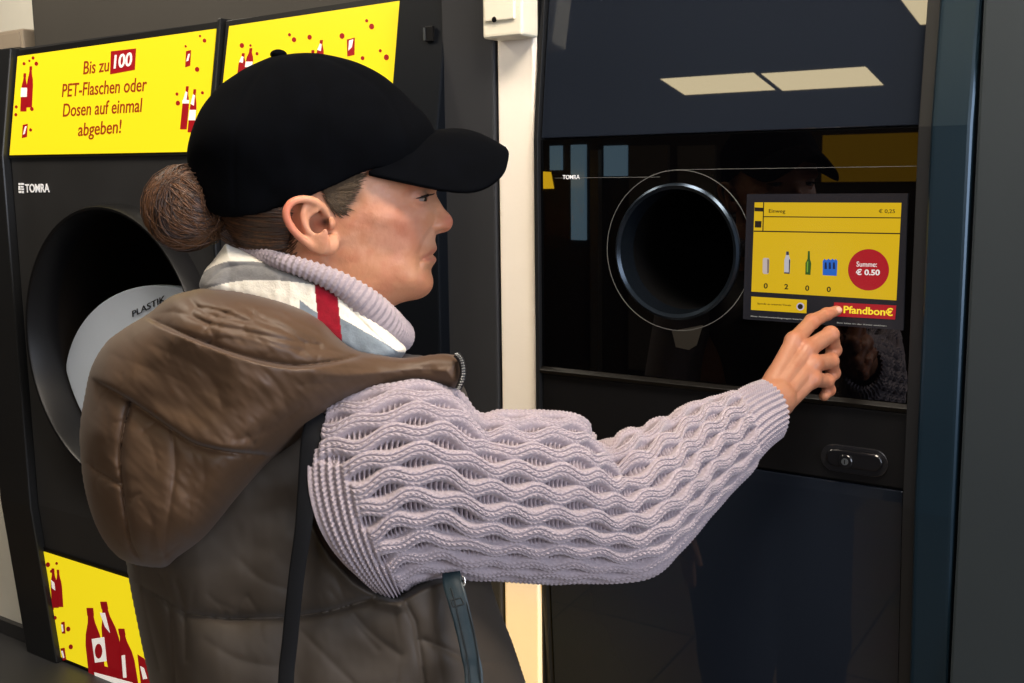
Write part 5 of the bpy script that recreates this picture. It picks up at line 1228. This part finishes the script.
# ---- striped scarf between collar and hood
M_scarf = mat('striped_fleece', '#ffffff', 0.9, spec=0.1, sheen=0.3, attr='Col', bump=(500, 0.5, 0.001))
sout = [(233, 247), (226, 244), (221, 250), (212, 262), (204, 272), (201, 290), (230, 304), (275, 320), (330, 350), (370, 368), (395, 362), (406, 350), (396, 338), (376, 316), (350, 292), (322, 276), (285, 262), (255, 254)]
scarf, sv = soft('scarf', sout, lambda X, Y: 1.125-0.020*np.clip((X-230)/60, 0, 1), 0.038, 0.06, M_scarf, person, D=16, grooves=[(catmull([(204, 286), (225, 268), (260, 266), (300, 275), (335, 292), (365, 325), (395, 352)], 5, False), 3, .004)], noise=lambda X, Y: 0.0015*fbm(X/12, Y/12, 51, 2), px=0.9, dt=0.004, smoothn=1)
X, Y = sv[:, 0], sv[:, 1]
l0 = catmull([(200, 276), (210, 268), (226, 262), (245, 261), (268, 263)], 5, False); l1 = catmull([(203, 290), (215, 286), (232, 282), (255, 280), (285, 281), (315, 285), (330, 290), (340, 296), (350, 300)], 5, False); l2 = catmull([(300, 300), (318, 313), (340, 318), (362, 330), (385, 343), (398, 352)], 5, False)
y0 = np.interp(X, l0[:, 0], l0[:, 1], right=200); y1 = np.interp(X, l1[:, 0], l1[:, 1], right=999); y1 = np.where(X > 326, -999, y1); y2 = np.interp(X, l2[:, 0], l2[:, 1], left=999)
Cw, Cg, Cr = np.array(lin('#e9e2d2')), np.array(lin('#7c7a78')), np.array(lin('#8c0f22')); Cb = np.array(lin('#7a848c'))
C = np.tile(Cg, (len(X), 1)); C[Y < y0] = Cw
wh_ = (Y > y1) | (X > 342); C[wh_] = Cw; C[(Y > y2)] = Cb
xr = 315+(Y-285)*0.10; red = (X > xr-0.5+(Y > 300)*0) & (X < xr+21.5) & (Y > 272) & (Y < 345); C[red] = Cr
mo = fbm(X/3, Y/3, 61, 3)[:, None]*0.12; colattr(scarf, np.clip(C*(1+mo), 0, 1))
# ================================================================ the rest of the clothes (mostly outside the picture)
def b_(x, y, z): return BASE+HB[0]*x+HB[1]*y+np.array([0, 0, z])
def sdfmesh(name, fn, lo, hi, h, m, parent, rl=2):
    ax = [np.arange(lo[i], hi[i], h) for i in range(3)]; P = np.meshgrid(*ax, indexing='ij'); V, Q = nets(fn(P).astype(np.float32), ax); return pm(name, relax(V, Q, rl), Q, m, parent)
def trous(P):
    f = rcone(P, b_(-.03, -.06, .93), b_(-.03, .08, .93), .125, .125)
    for s in (-.075, .095):
        k = b_(.01, s, .50); f = smin(f, rcone(P, b_(-.02, s, .88), k, .105, .078), .03); f = smin(f, rcone(P, k, b_(-.02, s, .11), .076, .062), .02)
    return np.maximum(f, P[2]-1.02)
sdfmesh('trousers', trous, BASE+np.array([-.30, -.30, .05]), BASE+np.array([.30, .30, 1.06]), .010, mat('dark_blue_denim', '#1c222e', 0.8, noise=(90, 0.15)), person)
for s in (-.075, .095):
    def shoe(P, s=s):
        f = rcone(P, b_(-.05, s, .052), b_(.135, s, .040), .044, .038); f = smin(f, rcone(P, b_(-.03, s, .06), b_(-.02, s, .12), .045, .048), .02); return np.maximum(f, 0.004-P[2])
    c = b_(.04, s, .08); sdfmesh('shoe', shoe, c-np.array([.20, .20, .09]), c+np.array([.20, .20, .12]), .006, mat('black_shoe_leather', '#141416', 0.5), person)
def lsl(P):
    e2 = b_(-.03, .21, 1.06); f = rcone(P, b_(-.03, .16, 1.33), e2, .062, .056); f = smin(f, rcone(P, e2, b_(.02, .20, .85), .056, .040), .03); return f
c = b_(.0, .18, 1.10); sdfmesh('sweater_sleeve', lsl, c-np.array([.30, .30, .30]), c+np.array([.32, .32, .32]), .008, M_knit, knit)
# ================================================================ shoulder bag
def ribbon(name, L, t, w_px, th, m, parent, base, lift=0.0, edge=0.0, n=60):
    """strap that follows photo points L at distances t; w_px = (left, right) half widths"""
    L = np.array(L, float); q = catmull(np.column_stack([L, t, w_px]), 10, False); n = len(q)
    d = np.gradient(q[:, :2], axis=0); d /= np.linalg.norm(d, axis=1)[:, None]; nr = np.stack([-d[:, 1], d[:, 0]], 1)
    K = np.linspace(-1, 1, 9); rows = []
    for sgn, off in ((-1, 0.0), (1, th)):
        for k in (K if sgn < 0 else K[::-1]):
            p = q[:, :2]+nr*(q[:, 3]*k)[:, None]; rows.append(at(p[:, 0], p[:, 1], q[:, 2]+off-0.0012*(1-k*k)*(sgn < 0)-edge*(abs(k) > 0.8)*(sgn < 0)))
    R = np.array(rows); a = len(rows); V = R.transpose(1, 0, 2).reshape(-1, 3)
    Qs = [(i*a+j, (i+1)*a+j, (i+1)*a+(j+1) % a, i*a+(j+1) % a) for i in range(n-1) for j in range(a)]
    me = np_mesh(name, V-base, Qs); o = link(name, me, m, parent, True)
    bm = bmesh.new(); bm.from_mesh(me); bmesh.ops.recalc_face_normals(bm, faces=bm.faces); bm.to_mesh(me); bm.free(); return o
BB = at(385, 965, 0.955)
bag = empty('shoulder_bag', tuple(BB)); tag(bag, 'dark teal leather shoulder bag hanging by two straps at the side of the vest', 'bag')
M_strap = mat('dark_teal_leather', '#0f242d', 0.45, spec=0.5, noise=(40, 0.12), bump=(500, 0.3, 0.0004)); M_strapb = mat('black_strap', '#07080c', 0.8, spec=0.2, noise=(40, 0.15))
st1 = ribbon('strap', [(318, 412), (311, 440), (307, 490), (303, 530), (296, 580), (290, 640), (286, 690), (292, 780), (312, 862)], [1.015, .998, .993, .990, .990, .990, .985, .965, .955], [9, 10, 9.5, 8.5, 8, 8, 8, 8, 8], 0.003, M_strapb, bag, BB)
st2 = ribbon('strap', [(451, 572), (453, 584), (458, 602), (465, 630), (470, 655), (474, 683), (472, 770), (455, 862)], [1.04, 1.03, 1.022, 1.018, 1.014, 1.008, .975, .955], [9, 10, 9.8, 9.2, 9, 9.2, 9, 9], 0.003, M_strap, bag, BB, edge=0.0008)
def line3(L, t=None): return np.array([at(x, y, t or (np.interp(y, [572, 584, 602, 630, 655, 683], [1.04, 1.03, 1.022, 1.018, 1.014, 1.008])-0.0018)) for x, y in L])
def btubes(name, paths, r, m, parent, base, sides=6):
    o = tubes(name, paths, r, m, None, sides, False); me = o.data; co = np.empty(len(me.vertices)*3, np.float32); me.vertices.foreach_get('co', co); co = co.reshape(-1, 3)+BASE-base; me.vertices.foreach_set('co', co.astype(np.float32).ravel()); me.update(); o.parent = parent; return o
btubes('stitching', [line3(L) for L in ([(451, 600), (461, 598)], [(453, 607), (464, 604)], [(451, 600), (453, 607)], [(461, 598), (464, 604)], [(451, 588), (455, 602), (461, 628), (467, 655), (470, 683)], [(464, 588), (468, 608), (474, 632), (478, 655), (481, 683)])], 0.0007, mat('strap_stitch', '#081317', 0.7), st2, BB)
btubes('buckle', [line3([(462, 576), (464.5, 578), (465, 584), (463.5, 586)], 1.028)], 0.0011, mat('bright_buckle', '#d8d4cc', 0.2, metal=0.9), st2, BB)
def bagf(P):
    c = BB; q = [P[0]-c[0], P[1]-c[1], P[2]-c[2]]; x = q[0]*HB[0, 0]+q[1]*HB[0, 1]; y = q[0]*HB[1, 0]+q[1]*HB[1, 1]; z = q[2]-0.02
    w = 0.105-0.08*z; d = np.sqrt(np.maximum(np.abs(x)-w, 0)**2+np.maximum(np.abs(y)-(0.018-0.07*z), 0)**2+np.maximum(np.abs(z)-0.09, 0)**2); return d-0.02
ax = [np.arange(BB[i]-r, BB[i]+r, .007) for i, r in ((0, .26), (1, .26), (2, .22))]; P = np.meshgrid(*ax, indexing='ij'); V, Q = nets(bagf(P).astype(np.float32), ax)
link('bag_body', np_mesh('bag_body', relax(V, Q, 3)-BB, Q), M_strap, bag, True)
